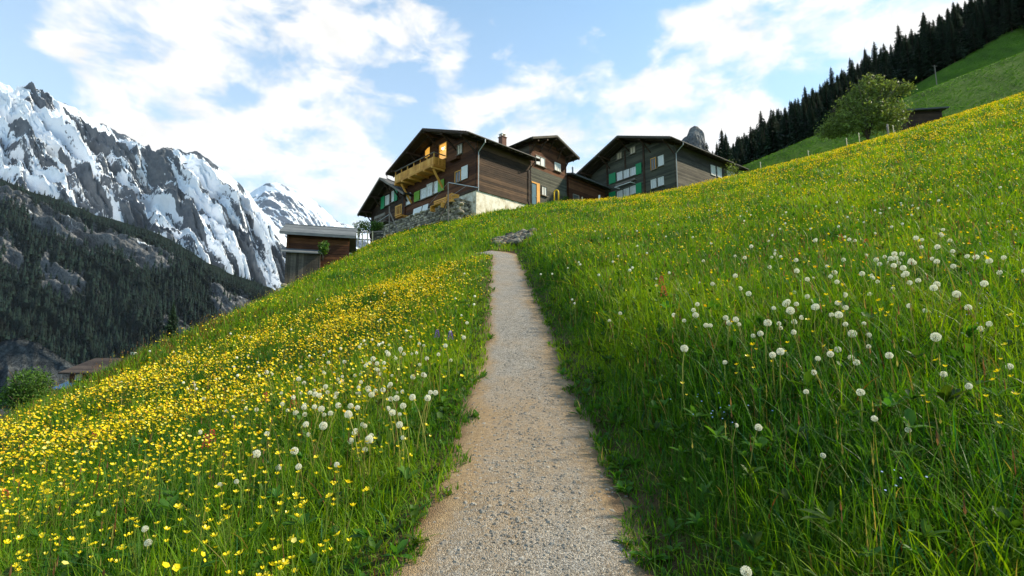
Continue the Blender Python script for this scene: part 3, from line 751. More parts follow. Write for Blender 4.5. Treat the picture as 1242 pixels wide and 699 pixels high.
    def roof(s, oF, oB, t=.2, mat='roof', purlins=5, fascia='wood_dark'):
        W, L, k, zE, zA, oS = s.W, s.L, s.k, s.zE, s.zA, s.oS
        mb = MB()
        y0, y1 = -oF, L+oB
        mb.prism([(-oS,zE),(W/2,zA),(W+oS,zE),(W+oS,zE-t*.5),(W/2,zA-t*.5),(-oS,zE-t*.5)][::-1], 'y', y0, y1)
        ro = mb.build('roof', M[mat], s.o)
        # courses of slates on top
        cs = MB(); n = int((W/2+oS)/.42); r = random.Random(2)
        for side in (0, 1):
            for i in range(n):
                a, b = i/n, (i+1.12)/n
                xa, za = -oS+(W/2+oS)*a, zE+(zA-zE)*a; xb, zb = -oS+(W/2+oS)*min(b,1), zE+(zA-zE)*min(b,1)
                if side: xa, xb = W-xa, W-xb
                cs.hexa([(xa,y0-.02,za+.004),(xb,y0-.02,zb+.004),(xb,y1+.02,zb+.004),(xa,y1+.02,za+.004),(xa,y0-.02,za+.05),(xb,y0-.02,zb+.022),(xb,y1+.02,zb+.022),(xa,y1+.02,za+.05)])
        cs.build('roof_slates', M[mat], ro)
        so = MB()      # boarded underside with rafters
        u = t*.5
        so.prism([(-oS+.05,zE-u-.003+.05*k),(W/2,zA-u-.003),(W+oS-.05,zE-u-.003+.05*k),(W+oS-.05,zE-u-.035+.05*k),(W/2,zA-u-.035),(-oS+.05,zE-u-.035+.05*k)][::-1], 'y', y0+.05, y1-.05)
        nr = int((L+oF+oB)/.85)
        for i in range(nr+1):
            y = y0+.12+(y1-y0-.24)*i/nr
            for sg in (0, 1):
                xa, xb = (-oS-.04, W/2) if not sg else (W+oS+.04, W/2)
                so.bar((xa, y, zE-u-.10-.04*k), (xb, y, zA-u-.10), .10, .13)
        so.build('rafters', M['soffit'], ro)
        for yy in (y0-.03, y1+.0):
            fb = MB()
            for xa in (-oS, W+oS):
                fb.hexa([(xa,yy,zE-t-.02),(W/2,yy,zA-t-.02),(W/2,yy+.03,zA-t-.02),(xa,yy+.03,zE-t-.02),(xa,yy,zE+.02),(W/2,yy,zA+.02),(W/2,yy+.03,zA+.02),(xa,yy+.03,zE+.02)])
            fb.build('bargeboard', M[fascia], ro)
        for i in range(purlins):
            x = W*i/(purlins-1); z = zE-t-.17+k*(min(x, W-x)+oS)
            pm = MB(); pm.box(x-.1, x+.1, y0+.12, .3, z-.14, z+.1); 
            if oF > 1.2: pm.bar((x, -.05, z-1.2), (x, y0+.5, z-.1), .12, .12)
            pm.build('purlin', M['wood_dark'], s.o)
        for xa, sgn in ((-oS, -1), (W+oS, 1)):
            g = MB(); n = 8; y = [y0+.1, y1-.1]
            g.tube([(xa+sgn*.08, y[0], zE-.06), (xa+sgn*.08, y[1], zE-.06)], .075, 8)
            g.build('gutter', M['copper'], s.o)
        return ro
def chimney(parent, x, y, z0, z1, w=.6):
    c = MB(); c.box(x-w/2, x+w/2, y-w/2, y+w/2, z0, z1-.45); c.box(x-w/2-.06, x+w/2+.06, y-w/2-.06, y+w/2+.06, z1-.45, z1-.36)
    o = c.build('chimney', M['chim'], parent)
    c2 = MB()
    for a in (-1, 1):
        for b in (-1, 1): c2.box(x+a*w*.36-.05, x+a*w*.36+.05, y+b*w*.36-.05, y+b*w*.36+.05, z1-.36, z1-.08)
    c2.box(x-w/2, x+w/2, y-w/2, y+w/2, z1-.08, z1); c2.build('chimney_cap', M['white'], o)
M['chim'] = mk_stone('chimney_masonry', [(.2,(.11,.055,.04)),(.8,(.2,.11,.085))], 9)

# --- large chalet with the balcony (nearest corner -3.33, 44.96)
YA = -.755; aV = np.array([math.sin(YA), math.cos(YA), 0]); sV = np.array([math.cos(YA), -math.sin(YA), 0])
W1, L1 = 12.5, 7.0
org = np.array([-3.33, 44.96, 15.25]) + aV*W1
ang1 = math.atan2(-aV[1], -aV[0])
h1 = House('balcony_chalet', 'dark brown chalet with orange balcony and white plastered base above the stone wall', tuple(org), ang1, W1, L1)
h1.body(0, 4.634, 7.39, 1.01, 'wood_red', 'wood_dark', .21)
r1 = h1.roof(2.02, .6)
pl = MB(); pl.box(.0, W1-.02, .02, L1-.02, -5.5, -.003); pl.build('plinth', M['plaster'], h1.o)
bm = MB(); bm.box(-.1, W1+.1, -.1, L1+.1, -.16, .1); bm.build('sill_beam', M['wood_dark'], h1.o)
ch = h1.pix('right', 609.5, 172)
def at_x(h, xl, px, py):
    d = ray(px, py); q = d*((h.org+h.ex*xl)@h.ex)/(d@h.ex) - h.org; return float(q@h.ey), float(q[2])
yc, zc = at_x(h1, 9.2, 609.5, 163)
chimney(r1, 9.2, yc, 5.4, zc, .62)
# windows of the gable front (photo rectangles, slanting .43)
m1 = .43
h1.winpx('front', 511.6, 228, 518.2, 243, m1, bars=(1,1)); h1.winpx('front', 518.9, 222, 525.5, 240, m1, bars=(1,1))
h1.winpx('front', 527.5, 219.6, 532.5, 236, m1, bars=(0,1)); h1.winpx('front', 494, 234, 499, 250, m1, bars=(0,1))
h1.shutter('front', 504.2, 231.4, 510.6, 246, m1, 'lime_shutter'); h1.shutter('front', 532.9, 217.5, 540.2, 234, m1, 'lime_shutter')
h1.winpx('front', 552.8, 206.5, 560, 223, m1, frame='wood_orange', pane='pane_dark', bars=(1,0)); 
h1.shutter('front', 561.5, 200.5, 569, 219.5, m1, 'white')
h1.winpx('front', 555.6, 174.6, 561.8, 189, m1, frame='wood_weathered', pane='pane_warm', bars=(1,0), label='attic window with weathered frame')
u_, z_ = h1.pix('front', 554.5, 194)
mb = MB(); mb.box(u_-.75, u_+.55, -.5, -.08, z_-.12, z_+.16); mb.build('window_box', M['wood_red'], h1.o)
# balcony
def balcony(h):
    u1, zr = h.pix('front', 526.3, 184.3, 1.49); u0 = .1
    u2 = u1
    D = 1.49; zf = zr-1.28
    mb = MB(); mb.box(u0, u1, -D, -.07, zf-.16, zf); 
    for i in range(6):
        x = u0+.2+(u1-u0-.4)*i/5; mb.box(x-.09, x+.09, -D-.12, .0, zf-.36, zf-.163)
    bo = mb.build('balcony', M['wood_orange'], h.o); bo['label'] = 'balcony of orange larch boards'
    pn = MB(); r = random.Random(9); x = u0
    while x < u1-.02:
        x2 = min(x+.16, u1); pn.box(x+.004, x2-.004, -D-.02-r.uniform(0,.008), -D+.01, zf+.06, zf+.80); x = x2
    y = -D+.02
    while y < -.1:
        y2 = min(y+.16, -.07); pn.box(u1-.01, u1+.02+r.uniform(0,.008), y+.004, y2-.004, zf+.06, zf+.80); y = y2
    pn.box(u0, u1+.03, -D-.045, -D-.031, zf-.14, zf+.045); pn.box(u1+.031, u1+.045, -D, -.07, zf-.14, zf+.045)
    pn.build('balustrade', M['wood_orange'], bo)
    rl = MB(); rl.box(u0-.05, u1+.05, -D-.06, -D+.06, zr-.07, zr); rl.box(u1-.06, u1+.06, -D+.061, -.07, zr-.075, zr-.004)
    rl.build('handrail', M['wood_weathered'], bo)
    ps = MB()
    for i in range(7):
        x = u0+.05+(u1-u0-.1)*i/6; ps.box(x-.045, x+.045, -D+.012, -D+.09, zf, zr-.07)
    ps.build('posts', M['wood_orange'], bo)
    for x in (u1-.25, u0+1.2):
        b = MB(); b.bar((x, -.02, zf-2.3), (x, -D+.1, zf-.38), .15, .17); b.build('brace', M['wood_orange'], bo)
    return zf, u1
zf1, ub1 = balcony(h1)
# doors and warm light on the balcony
h1.winpx('front', 533.8, 172.5, 543, 196, m1, frame='wood_orange', pane='pane_lit', bars=(0,1), sill=False, label='lit balcony door glowing warm orange')
h1.winpx('front', 516.2, 178, 523, 193, m1, frame='wood_red', pane='pane_lit', bars=(0,0), sill=False, label='small lit window glowing warm orange')
ul, zl = h1.pix('front', 537.2, 180.5, .3)
def uvs(r_, n=8, c=(0,0,0)):
    mb = MB(); pts = []
    i0 = len(mb.v)
    for a in range(n+1):
        th = math.pi*a/n
        for b in range(2*n):
            ph = math.pi*b/n; mb.v.append((c[0]+r_*math.sin(th)*math.cos(ph), c[1]+r_*math.sin(th)*math.sin(ph), c[2]+r_*math.cos(th)))
    for a in range(n):
        for b in range(2*n):
            q = (a*2*n+b, a*2*n+(b+1) % (2*n), (a+1)*2*n+(b+1) % (2*n), (a+1)*2*n+b); mb.f.append(q); mb.mi.append(0)
    return mb
lm = uvs(.14, 6, (ul, -.3, zl)); lm.bar((ul, -.3, zl+.1), (ul, -.02, zl+.35), .03, .03); lm.build('lamp', M['lamp'], h1.o)
# down pipes
for (x, y0_, nm) in ((W1, .12, 'a'), (W1, L1-.15, 'b')):
    d = MB(); d.tube([(W1+1.09, y0_, 4.55), (W1+1.09, y0_, 4.2), (W1+.14, y0_, 3.55), (W1+.14, y0_, 3.2), (W1+.14, y0_, -.3)], .05, 8); d.build('downpipe', M['metal'] if nm == 'a' else M['copper'], h1.o)
d = MB(); d.tube([(-1.09, -1.8, 4.55), (-1.09, -1.8, 4.1), (-.2, -.3, 3.3), (-.16, -.16, 0)], .05, 8); d.build('downpipe', M['copper'], h1.o)
cp = MB(); cp.box(-.14, .14, -.2, -.02, -.2, 3.2); cp.build('corner_post', M['wood_red'], h1.o)

# --- lower chalet at the left
YB = -.731; aB = np.array([math.sin(YB), math.cos(YB), 0]); WB, LB = 9.35, 7.0
orgB = np.array([-11.318, 53.981, 17.251]) + aB*WB - np.array([0,0,5.2])
hb = House('green_shuttered_chalet', 'smaller dark chalet with green shutters tucked left behind the balcony chalet', tuple(orgB), math.atan2(-aB[1], -aB[0]), WB, LB)
hb.body(-2.5, 5.2, 5.2+3.246, 1.008, 'wood_dark', 'wood_dark', .21, seed=3)
hb.roof(1.5, .8, fascia='wood_weathered')
mB = .5
hb.shutter('front', 463.8, 238, 468, 254.5, mB, 'green_shutter'); hb.winpx('front', 468.6, 236.5, 473, 250.5, mB, bars=(0,1)); 
hb.winpx('front', 476.2, 231.5, 479.6, 246, mB, bars=(0,1)); hb.shutter('front', 479.8, 228.5, 483.8, 245, mB, 'green_shutter')
ua, za = hb.pix('front', 455, 265, .9); ubb, zb = hb.pix('front', 467.5, 256.5, .9)
mb = MB(); mb.box(ua, ubb, -1.0, -.9, za-.15, za+.17); mb.box(ua, ubb, -.9, -.03, za-.85, za-.75)
x = ua+.1
while x < ubb: mb.box(x-.04, x+.04, -.97, -.92, za-.75, za-.15); x += .35
g = mb.build('gallery_rail', M['wood_weathered'], hb.o)
ua, za = hb.pix('front', 479.5, 262, 1.3); ubb, zb = hb.pix('front', 487.5, 249, 1.3)
mb = MB(); za = (za+zb)/2
mb.box(ua, ubb, -1.38, -1.28, za+.48, za+.60); mb.box(ua, ubb, -1.38, -1.28, za-.55, za-.43)
for i in range(5):
    x = ua+.06+(ubb-ua-.12)*i/4; mb.box(x-.05, x+.05, -1.36, -1.3, za-.43, za+.48)
mb.box(ua, ubb, -1.28, -.03, za-.72, za-.58)
mb.build('stair_landing', M['wood_orange'], hb.o)

# --- middle chalet behind
YC = .793; aC = np.array([math.sin(YC), math.cos(YC), 0]); W2, L2 = 6.3, 6.0
org2 = np.array([2.132, 55.1, 24.081-7.6])
h2 = House('middle_chalet', 'narrow brown chalet with blue door standing between the two larger chalets', tuple(org2), math.atan2(aC[1], aC[0]), W2, L2)
h2.body(-1.2, 7.6, 7.6+1.524, 1.123, 'wood_red', 'wood_grey', .2, zsplit=4.75, seed=5, mat_low='wood_greygreen')
h2.roof(1.403, .8, fascia='wood_grey')
m2 = .43
h2.winpx('front', 649, 188, 660.5, 204, m2, frame='wood_weathered', bars=(1,0), label='wide upper window in weathered frame')
h2.winpx('front', 672, 197, 679, 209.5, m2, bars=(1,1)); h2.winpx('front', 656, 225, 662.5, 239, m2, frame='wood_grey', bars=(1,0))
ua, zt = h2.pix('front', 644.6, 221); ubb, zb = h2.pix('front', 650, 247)
dm = MB(); h2.fbox(dm, 'front', ua, ubb, .05, .10, zb-.2, zt-.1); do = dm.build('door', M['door_blue'], h2.o)
fm = MB(); uc, _ = h2.pix('front', 653.6, 235)
h2.fbox(fm, 'front', ubb, uc, .05, .16, zb-.2, zt); h2.fbox(fm, 'front', ua-.12, uc, .05, .165, zt-.1, zt+.06); fm.build('door_frame', M['wood_orange'], do)
hm = MB(); h2.fbox(hm, 'front', ubb-.2, ubb-.08, .10, .16, zb+.75, zb+.8); hm.build('handle', M['metal'], do)

# --- large chalet at the right
YD = -.643; aD = np.array([math.sin(YD), math.cos(YD), 0]); W3, L3 = 13.5, 14.3
ZB3 = 17.6
org3 = np.array([19.39, 56.984, ZB3]) + aD*W3
h3 = House('large_chalet', 'large grey brown chalet with white windows half hidden behind the flowery rise', tuple(org3), math.atan2(-aD[1], -aD[0]), W3, L3)
e3 = 24.78-ZB3
h3.body(-1.5, e3, e3+2.924, 1.083, 'wood_greygreen', 'wood_grey', .21, seed=8)
h3.roof(2.309, .8, fascia='wood_grey')
m3 = .36
for rct in ((748.8,208,755.4,220.5),(757,205.4,763.7,217.6),(765,202.6,771.7,214.6),(749,231,755.4,243),(757,228,763.7,240),(765,225,771.7,237),(798.6,188.2,805.4,203),(790,217,796.4,230),(798.6,214.3,805.4,227)):
    h3.winpx('front', *rct, m3, bars=(0,0) if rct[0] > 780 else (1,0))
h3.winpx('front', 789.5, 191, 796, 207.5, m3, frame='wood_orange', pane='pane_dark', bars=(1,0), label='open brown framed window with dark pane')
h3.winpx('front', 748.5, 184.4, 754.8, 194.6, m3, frame='wood_weathered', pane='pane_warm', bars=(1,0)); h3.winpx('front', 764.5, 177.6, 771.2, 188, m3, frame='wood_weathered', pane='pane_warm', bars=(1,0))
for sh in ((739.6,209.4,747.4,224.4),(771.9,197.4,778.8,213.2),(739.6,232,747.4,247),(771.9,221.4,778.8,237)): h3.shutter('front', *sh, m3, 'green_shutter')
ua, za = h3.pix('front', 748, 226, .2); ubb, zb = h3.pix('front', 771, 216, .2)
mb = MB(); mb.box(ua, ubb, -.42, -.06, za-.05, za+.2); mb.build('flower_box', M['wood_weathered'], h3.o)
mb = MB(); mb.box(ua+.3, ubb-.2, -1.0, -.9, za-.45, za-.36); mb.box(ua+.3, ua+.4, -.9, -.05, za-.45, za-.37); mb.box(ubb-.3, ubb-.2, -.9, -.05, za-.45, za-.37); mb.build('drying_rail', M['white'], h3.o)
for px in (737.0, 782.0):
    u, _ = h3.pix('front', px, 215); mb = MB(); mb.box(u-.12, u+.12, -.16, -.02, 0, e3 + h3.k*(min(u, W3-u)) - .1); mb.build('log_joint', M['wood_dark'], h3.o)
u, zt = h3.pix('front', 758.5, 188); mb = MB(); mb.box(u-.1, u+.1, -.15, -.02, zt-1.9, zt+.5); mb.build('log_joint', M['wood_dark'], h3.o)
d = MB(); d.tube([(W3+1.15, .12, e3-.1), (W3+1.15, .12, e3-.4), (W3+.14, .12, e3-1.1), (W3+.14, .12, 0)], .055, 8); d.build('downpipe', M['metal'], h3.o)
for rct in ((861.3,200.6,866.4,213.6),(868.8,203,873.8,216),(881,207.5,884.5,217),(886,209,889.6,218)): h3.winpx('right', *rct, .3, bars=(1,0), sill=False)

# --- plank shed between the chalets
p0 = at(690, 210, 60.0); YE = .80; ex = np.array([math.sin(YE), math.cos(YE), 0])
hs = House('plank_shed', 'low plank shed with sloping roof between the middle and the large chalet', (p0[0], p0[1], p0[2]-4.2), math.atan2(ex[1], ex[0]), 7.6, 4.5, 'shed')
mb = MB(); r = random.Random(12); z = -1.5
mb.box(0, 7.6, .03, 4.5, -1.5, 3.95)
while z < 3.9:
    mb.box(-.1, 7.7, -r.uniform(.02,.05), .028, z+.006, z+.205); z += .21
mb.build('wall', M['wood_red'], hs.o)
mb = MB(); mb.hexa([(-.3,-.9,3.75),(8.0,-.9,3.75),(8.0,4.9,5.1),(-.3,4.9,5.1),(-.3,-.9,3.95),(8.0,-.9,3.95),(8.0,4.9,5.3),(-.3,4.9,5.3)]); rs = mb.build('roof', M['roof'], hs.o)
mb = MB(); mb.tube([(1.0,.2,4.0),(1.0,.2,5.3)], .11, 8); mb.build('flue_pipe', M['metal'], hs.o)
uw, zw = hs.pix('front', 698, 241); hs.window('front', uw, zw, 1.1, .8, frame='wood_weathered', pane='pane_dark', bars=(1,0))

# --- hay barn at the left crest
pb = at(350.8, 283, 35.0); pr = at(425, 286.5, 36.2)
exb = (pr-pb)*[1,1,0]; LBn = 4.0; exb /= np.linalg.norm(exb)
hbn = House('hay_barn', 'weathered log barn with grey roof on the left edge of the meadow', (pb[0], pb[1], pb[2]-3.6), math.atan2(exb[1], exb[0]), LBn, 4.2, 'barn')
mb = MB(); r = random.Random(31); z = 1.2
mb.box(.02, LBn-.02, .02, 4.18, -2.5, 3.55); mb.prism([(.03,3.5),(4.17,3.5),(2.1,4.45)], 'x', .03, LBn-.03)
while z < 3.5:
    mb.box(-.14, LBn+.14, -r.uniform(.03,.06), .018, z+.006, z+.205); mb.box(-r.uniform(.03,.06), .018, -.14, 4.3, z+.01, z+.20); z += .21
mb.build('wall', M['wood_red'], hbn.o)
mb = MB(); ov = .55
for sg in (0, 1):
    ya, yb = (-.7, 2.1) if not sg else (4.9, 2.1)
    mb.hexa([(-ov,ya,3.36),(LBn+ov,ya,3.36),(LBn+ov,yb,4.55),(-ov,yb,4.55),(-ov,ya,3.52),(LBn+ov,ya,3.52),(LBn+ov,yb,4.71),(-ov,yb,4.71)])
rb = mb.build('roof', M['roof_barn'], hbn.o)
mb = MB(); nr = 7
for i in range(nr):
    a, b = i/nr, (i+1.1)/nr; ya, za, yb, zb = -.7+2.8*a, 3.524+1.19*a, -.7+2.8*min(1,b), 3.524+1.19*min(1,b)
    mb.hexa([(-ov-.02,ya,za),(LBn+ov+.02,ya,za),(LBn+ov+.02,yb,zb),(-ov-.02,yb,zb),(-ov-.02,ya,za+.05),(LBn+ov+.02,ya,za+.05),(LBn+ov+.02,yb,zb+.02),(-ov-.02,yb,zb+.02)])
mb.box(-ov-.03, LBn+ov+.03, 2.0, 2.2, 4.70, 4.78)
mb.build('roof_slates', M['roof_barn'], rb)
mb = MB(); mb.hexa([(-.35,-.85,2.05),(2.4,-.85,2.05),(2.4,.0,2.42),(-.35,.0,2.42),(-.35,-.85,2.13),(2.4,-.85,2.13),(2.4,.0,2.5),(-.35,.0,2.5)]); mb.build('lean_to_roof', M['roof_barn'], hbn.o)
mb = MB(); x = -.05
while x < 2.2:
    w = r.uniform(.14,.2); mb.box(x, min(x+w-.01,2.2), -.55-r.uniform(0,.02), -.5, -.1, 2.1); x += w
mb.box(-.05, 2.2, -.49, .0, -.3, 2.05); mb.build('lean_to_boards', M['wood_barn'], hbn.o)
mb = MB(); r2 = random.Random(6)
for iz in range(9):
    x = -.3
    while x < 2.3:
        w = r2.uniform(.25,.5); mb.stone((x+w/2, -.5, -.25-iz*.26), (w, .4, .28), r2, rot=Matrix.Identity(3)); x += w
    for y in (.1,.6,1.1,1.6,2.1,2.6,3.1,3.6,4.1): mb.stone((-.1, y, -.25-iz*.26), (.4, .55, .28), r2, rot=Matrix.Identity(3))
mb.build('stone_base', M['stone'], hbn.o)

# --- valley house
pv = at(72, 453.5, 66); hv = House('valley_house', 'brown tiled house with blue lean-to roof in the valley left below the meadow', (pv[0]+.8, pv[1]+.8, pv[2]-5.5), -.05, 12, 7, 'house')
mb = MB(); mb.box(0, 12, 0, 7, -5, 5.6); mb.prism([(0,5.6),(7,5.6),(3.5,7.0)], 'x', .0, 12); r = random.Random(3); z = -2
while z < 5.5: mb.box(-.1, 12.1, -r.uniform(.03,.06), -.001, z+.006, z+.24); z += .25
mb.build('wall', M['wood_red'], hv.o)
mb = MB()
for sg in (0, 1):
    ya, yb = (-.9, 3.5) if not sg else (7.9, 3.5)
    mb.hexa([(-.9,ya,5.45),(12.9,ya,5.45),(12.9,yb,7.3),(-.0,yb,7.3),(-.9,ya,5.62),(12.9,ya,5.62),(12.9,yb,7.47),(-.0,yb,7.47)])
nr = 12
for i in range(nr):
    a, b = i/nr, (i+1.1)/nr; ya, za, yb, zb = -.9+4.4*a, 5.625+1.85*a, -.9+4.4*min(1,b), 5.625+1.85*min(1,b); xa, xb = -.92+.9*a, -.92+.9*min(1,b)
    mb.hexa([(xa,ya,za),(12.9,ya,za),(12.9,yb,zb),(xb,yb,zb),(xa,ya,za+.05),(12.9,ya,za+.05),(12.9,yb,zb+.02),(xb,yb,zb+.02)])
rv = mb.build('roof', M['roof_brown'], hv.o)
uq, zq = hv.pix('front', 121, 438); chimney(rv, 5.4, 3.6, 6.8, 8.3, .6)
uw, zw = hv.pix('front', 96.2, 457.3); hv.window('front', uw, zw, .8, .7, frame='white', pane='pane_warm', bars=(1,0))
mb = MB(); mb.hexa([(-1.3,-1.2,3.55),(1.0,-1.2,3.55),(1.0,1.6,5.05),(.0,1.6,5.05),(-1.3,-1.2,3.67),(1.0,-1.2,3.67),(1.0,1.6,5.17),(.0,1.6,5.17)]); 
mb.build('lean_to_roof', M['roof_blue'], hv.o)
mb = MB(); mb.box(-.6, .95, -.9, -.07, -3, 3.6); mb.build('lean_to_wall', M['wood_dark'], hv.o)

# --- small shed at the right under the pasture
ps = at(1101, 141, 56); hh = House('field_shed', 'small red brown shed with dark flat roof on the meadow edge right of the shrub', (ps[0], ps[1], ps[2]-2.0), R(-8), 3.6, 2.6, 'shed')
mb = MB(); r = random.Random(3); mb.box(0, 3.6, .02, 2.6, -1.5, 2.55); z = -1
while z < 2.4: mb.box(-.06, 3.66, -r.uniform(.01,.03), .018, z+.006, z+.2); z += .21
mb.build('wall', M['wood_dark'], hh.o)
mb = MB(); mb.hexa([(-.5,-.6,2.45),(4.1,-.6,2.45),(4.1,3.0,2.85),(-.5,3.0,2.85),(-.5,-.6,2.62),(4.1,-.6,2.62),(4.1,3.0,3.02),(-.5,3.0,3.02)]); mb.build('roof', M['roof'], hh.o)

# ------------------------------------------------------------------ stone wall, terrace, poles, small things by the chalets
C1 = np.array([-3.33, 44.96, 15.25])
def fac(t, off, z): return C1*[1,1,0] + aV*t - sV*off + np.array([0,0,z])
WALL_TOP = 14.15
def stone_wall():
    o = empty('stone_wall', tuple(fac(0,1.2,12)), ang1, 'dry stone retaining wall of ochre stones below the balcony chalet', 'wall')
    mb = MB(); r = random.Random(14); rot = Matrix.Rotation(0, 3, 'Z')
    # local x runs from the far end (-16.5) to 0, y into the house
    z = -1.6
    while z < WALL_TOP-12-.05:
        h = r.uniform(.2,.34); x = -16.5 + r.uniform(0,.3)
        while x < -1.0:
            w = r.uniform(.3,.75); mb.stone((x+w/2, r.uniform(-.06,.06), z+h/2), (w*1.04, .6, h*1.08), r, rot=Matrix.Rotation(r.uniform(-.06,.06), 3, 'Y')); x += w
        y = 0.1
        while y < 1.2:
            w = r.uniform(.3,.6); mb.stone((-.95+r.uniform(-.05,.05), y+w/2, z+h/2), (.5, w*1.05, h*1.08), r, rot=Matrix.Rotation(r.uniform(-.06,.06), 3, 'X')); y += w
        z += h
    mb.build('stones', M['stone'], o)
    cap = MB(); x = -16.5
    while x < -1.2:
        w = r.uniform(.6,1.3); cap.stone((x+w/2, 0, WALL_TOP-12+.03), (w*1.02, .75, .22), r, rot=Matrix.Rotation(r.uniform(-.03,.03), 3, 'Y')); x += w
    cap.build('coping', M['stone'], o)
    core = MB(); core.box(-16.4, -1.1, -.12, .6, -3, WALL_TOP-12-.12); core.build('core', M['rock'], o)
stone_wall()
t0 = MB(); pts = [fac(1.1,1.0,0), fac(16.5,1.0,0), fac(16.5,.0,0), fac(1.1,.0,0)]
t0.hexa([tuple(p+[0,0,11.5]) for p in (pts[0],pts[3],pts[2],pts[1])] + [tuple(p+[0,0,WALL_TOP-.1]) for p in (pts[0],pts[3],pts[2],pts[1])])
tag(t0.build('terrace_path', M['rock']), kind='structure')

def pole_thing(name, label, cat, parts, group=None):
    """parts: (part name, list of bars (a, b, width), material)"""
    base = np.array(parts[0][1][0][0]); o = empty(name, tuple(base), 0, label, cat, group)
    for nm, bars, mt in parts:
        mb = MB()
        for a, b, w in bars: mb.bar(np.array(a)-base, np.array(b)-base, w, w)
        mb.build(nm, M[mt], o)
    return o
def gp(px, py, Y, up=0): 
    p = at(px, py, Y); return (p[0], p[1], p[2]+up)
a = hit(543.6, 279); Yp = 43.0
b0 = gp(543.6, 281, Yp); b1 = gp(543.6, 221.5, Yp)
pole_thing('washing_line_pole', 'tall pale pole with crossbar in front of the stone wall', 'pole', [('post', [(b0, b1, .10)], 'wood_weathered'), ('crossbar', [(b1, gp(581, 228, 43.4), .06)], 'metal'), ('wire', [(b1, gp(519, 250, 48), .015), (gp(566, 225.4, 43.3), gp(535, 246, 46), .015)], 'metal')])
b0 = gp(472.3, 289, 49); b1 = gp(472.3, 250.5, 49)
pole_thing('braced_pole', 'grey pole with slanting brace at the left end of the stone wall', 'pole', [('post', [(b0, b1, .11)], 'wood_weathered'), ('brace', [(gp(472.8, 258, 48.9), gp(484.5, 284, 47.6), .09)], 'wood_weathered'), ('wire', [(gp(472.3, 260, 49), gp(457, 270, 50.5), .03)], 'metal')])
pole_thing('rusty_bar', 'thin rusty bar leaning against the stone wall', 'bar', [('shaft', [(gp(527.5, 280, 44.0), gp(541, 247, 44.6), .07)], 'bark'), ('hook', [(gp(541, 247, 44.6), gp(543, 243.5, 44.7), .05)], 'bark')])
# picket fence
fp = [(431.2, 281.5, 294), (434.2, 280.5, 297), (439.5, 281, 297.5), (445.8, 281, 296.5), (452, 280.5, 297)]
fo = empty('picket_fence', gp(441, 297, 44), 0, 'short pale picket fence at the foot of the green shuttered chalet', 'fence')
fb = np.array(gp(441, 297, 44))
for i, (x, y0, y1) in enumerate(fp):
    mb = MB(); mb.bar(np.array(gp(x, y1+3, 44))-fb, np.array(gp(x, y0, 44))-fb, .14, .06); mb.build('picket', M['wood_pale'], fo)
mb = MB(); mb.bar(np.array(gp(430, 282.4, 44.08))-fb, np.array(gp(465, 281, 44.6))-fb, .05, .1); mb.bar(np.array(gp(430, 291, 44.08))-fb, np.array(gp(453, 291, 44.08))-fb, .05, .1); mb.build('rail', M['wood_weathered'], fo)
mb = MB()
for y in (282, 286, 290): mb.bar(np.array(gp(453.5, y, 44.6))-fb, np.array(gp(465, y-1, 45.4))-fb, .06, .24)
mb.build('plank_panel', M['wood_grey'], fo)
# bench and planks on the terrace
def bench(px, py, Y, w, label):
    c = np.array(gp(px, py, Y)); o = empty('garden_bench', tuple(c), ang1, label, 'bench')
    mb = MB(); mb.box(-w/2, w/2, -.25, .2, .38, .44); mb.build('seat', M['wood_orange'], o)
    mb = MB()
    for z in (.55,.72,.9): mb.box(-w/2, w/2, .18, .23, z, z+.12)
    mb.build('backrest', M['wood_orange'], o)
    for x in (-w/2+.08, w/2-.08):
        mb = MB(); mb.box(x-.05, x+.05, -.25, .17, -.05, .38); mb.box(x-.05, x+.05, .235, .29, -.05, 1.05); mb.build('leg', M['wood_orange'], o)
bench(531, 254, 45.3, 1.9, 'orange wooden bench showing above the stone wall')
def crate(px, py, Y, s, label):
    c = np.array(gp(px, py, Y)); o = empty('wooden_crate', tuple(c), ang1, label, 'crate')
    mb = MB()
    for k in range(3):
        z = k*s/3
        mb.box(-s/2, s/2, -s/2-.02, -s/2, z+.02, z+s/3-.02); mb.box(-s/2, s/2, s/2, s/2+.02, z+.02, z+s/3-.02); mb.box(-s/2-.02, -s/2, -s/2, s/2, z+.02, z+s/3-.02); mb.box(s/2, s/2+.02, -s/2, s/2, z+.02, z+s/3-.02)
    mb.build('slats', M['wood_orange'], o)
    mb = MB()
    for a_ in (-1, 1):
        for b_ in (-1, 1): mb.box(a_*s/2-.04*(a_>0), a_*s/2+.04*(a_<0), b_*s/2-.04*(b_>0), b_*s/2+.04*(b_<0), -.02, s+.02)
    mb.build('corner_posts', M['wood_pale'], o)
crate(549, 247, 45.4, .85, 'open orange crate standing at the right end of the stone wall top')
def panel(px, py, Y, w, h, mat, name, label, cat):
    c = np.array(gp(px, py, Y)); o = empty(name, tuple(c), ang1, label, cat)
    mb = MB(); n = 6
    for i in range(n): mb.hexa([(-w/2+i*w/n+.004,-.02,0),(-w/2+(i+1)*w/n-.004,-.02,0),(-w/2+(i+1)*w/n-.004,.01,0),(-w/2+i*w/n+.004,.01,0),(-w/2+i*w/n+.004,.13,h),(-w/2+(i+1)*w/n-.004,.13,h),(-w/2+(i+1)*w/n-.004,.16,h),(-w/2+i*w/n+.004,.16,h)])
    mb.build('boards', M[mat], o)
    mb = MB(); mb.bar((-w/2,.01,h*.3), (w/2,.01,h*.3), .04, .08); mb.build('batten', M[mat], o)
panel(505, 264, 51.0, 1.6, 1.1, 'white', 'leaning_panel', 'white boarded panel leaning on the terrace, left of the orange bench', 'panel')
panel(514.5, 259.5, 49.6, 1.0, 1.0, 'white', 'leaning_panel', 'narrow white panel leaning on the terrace beside the orange bench', 'panel')
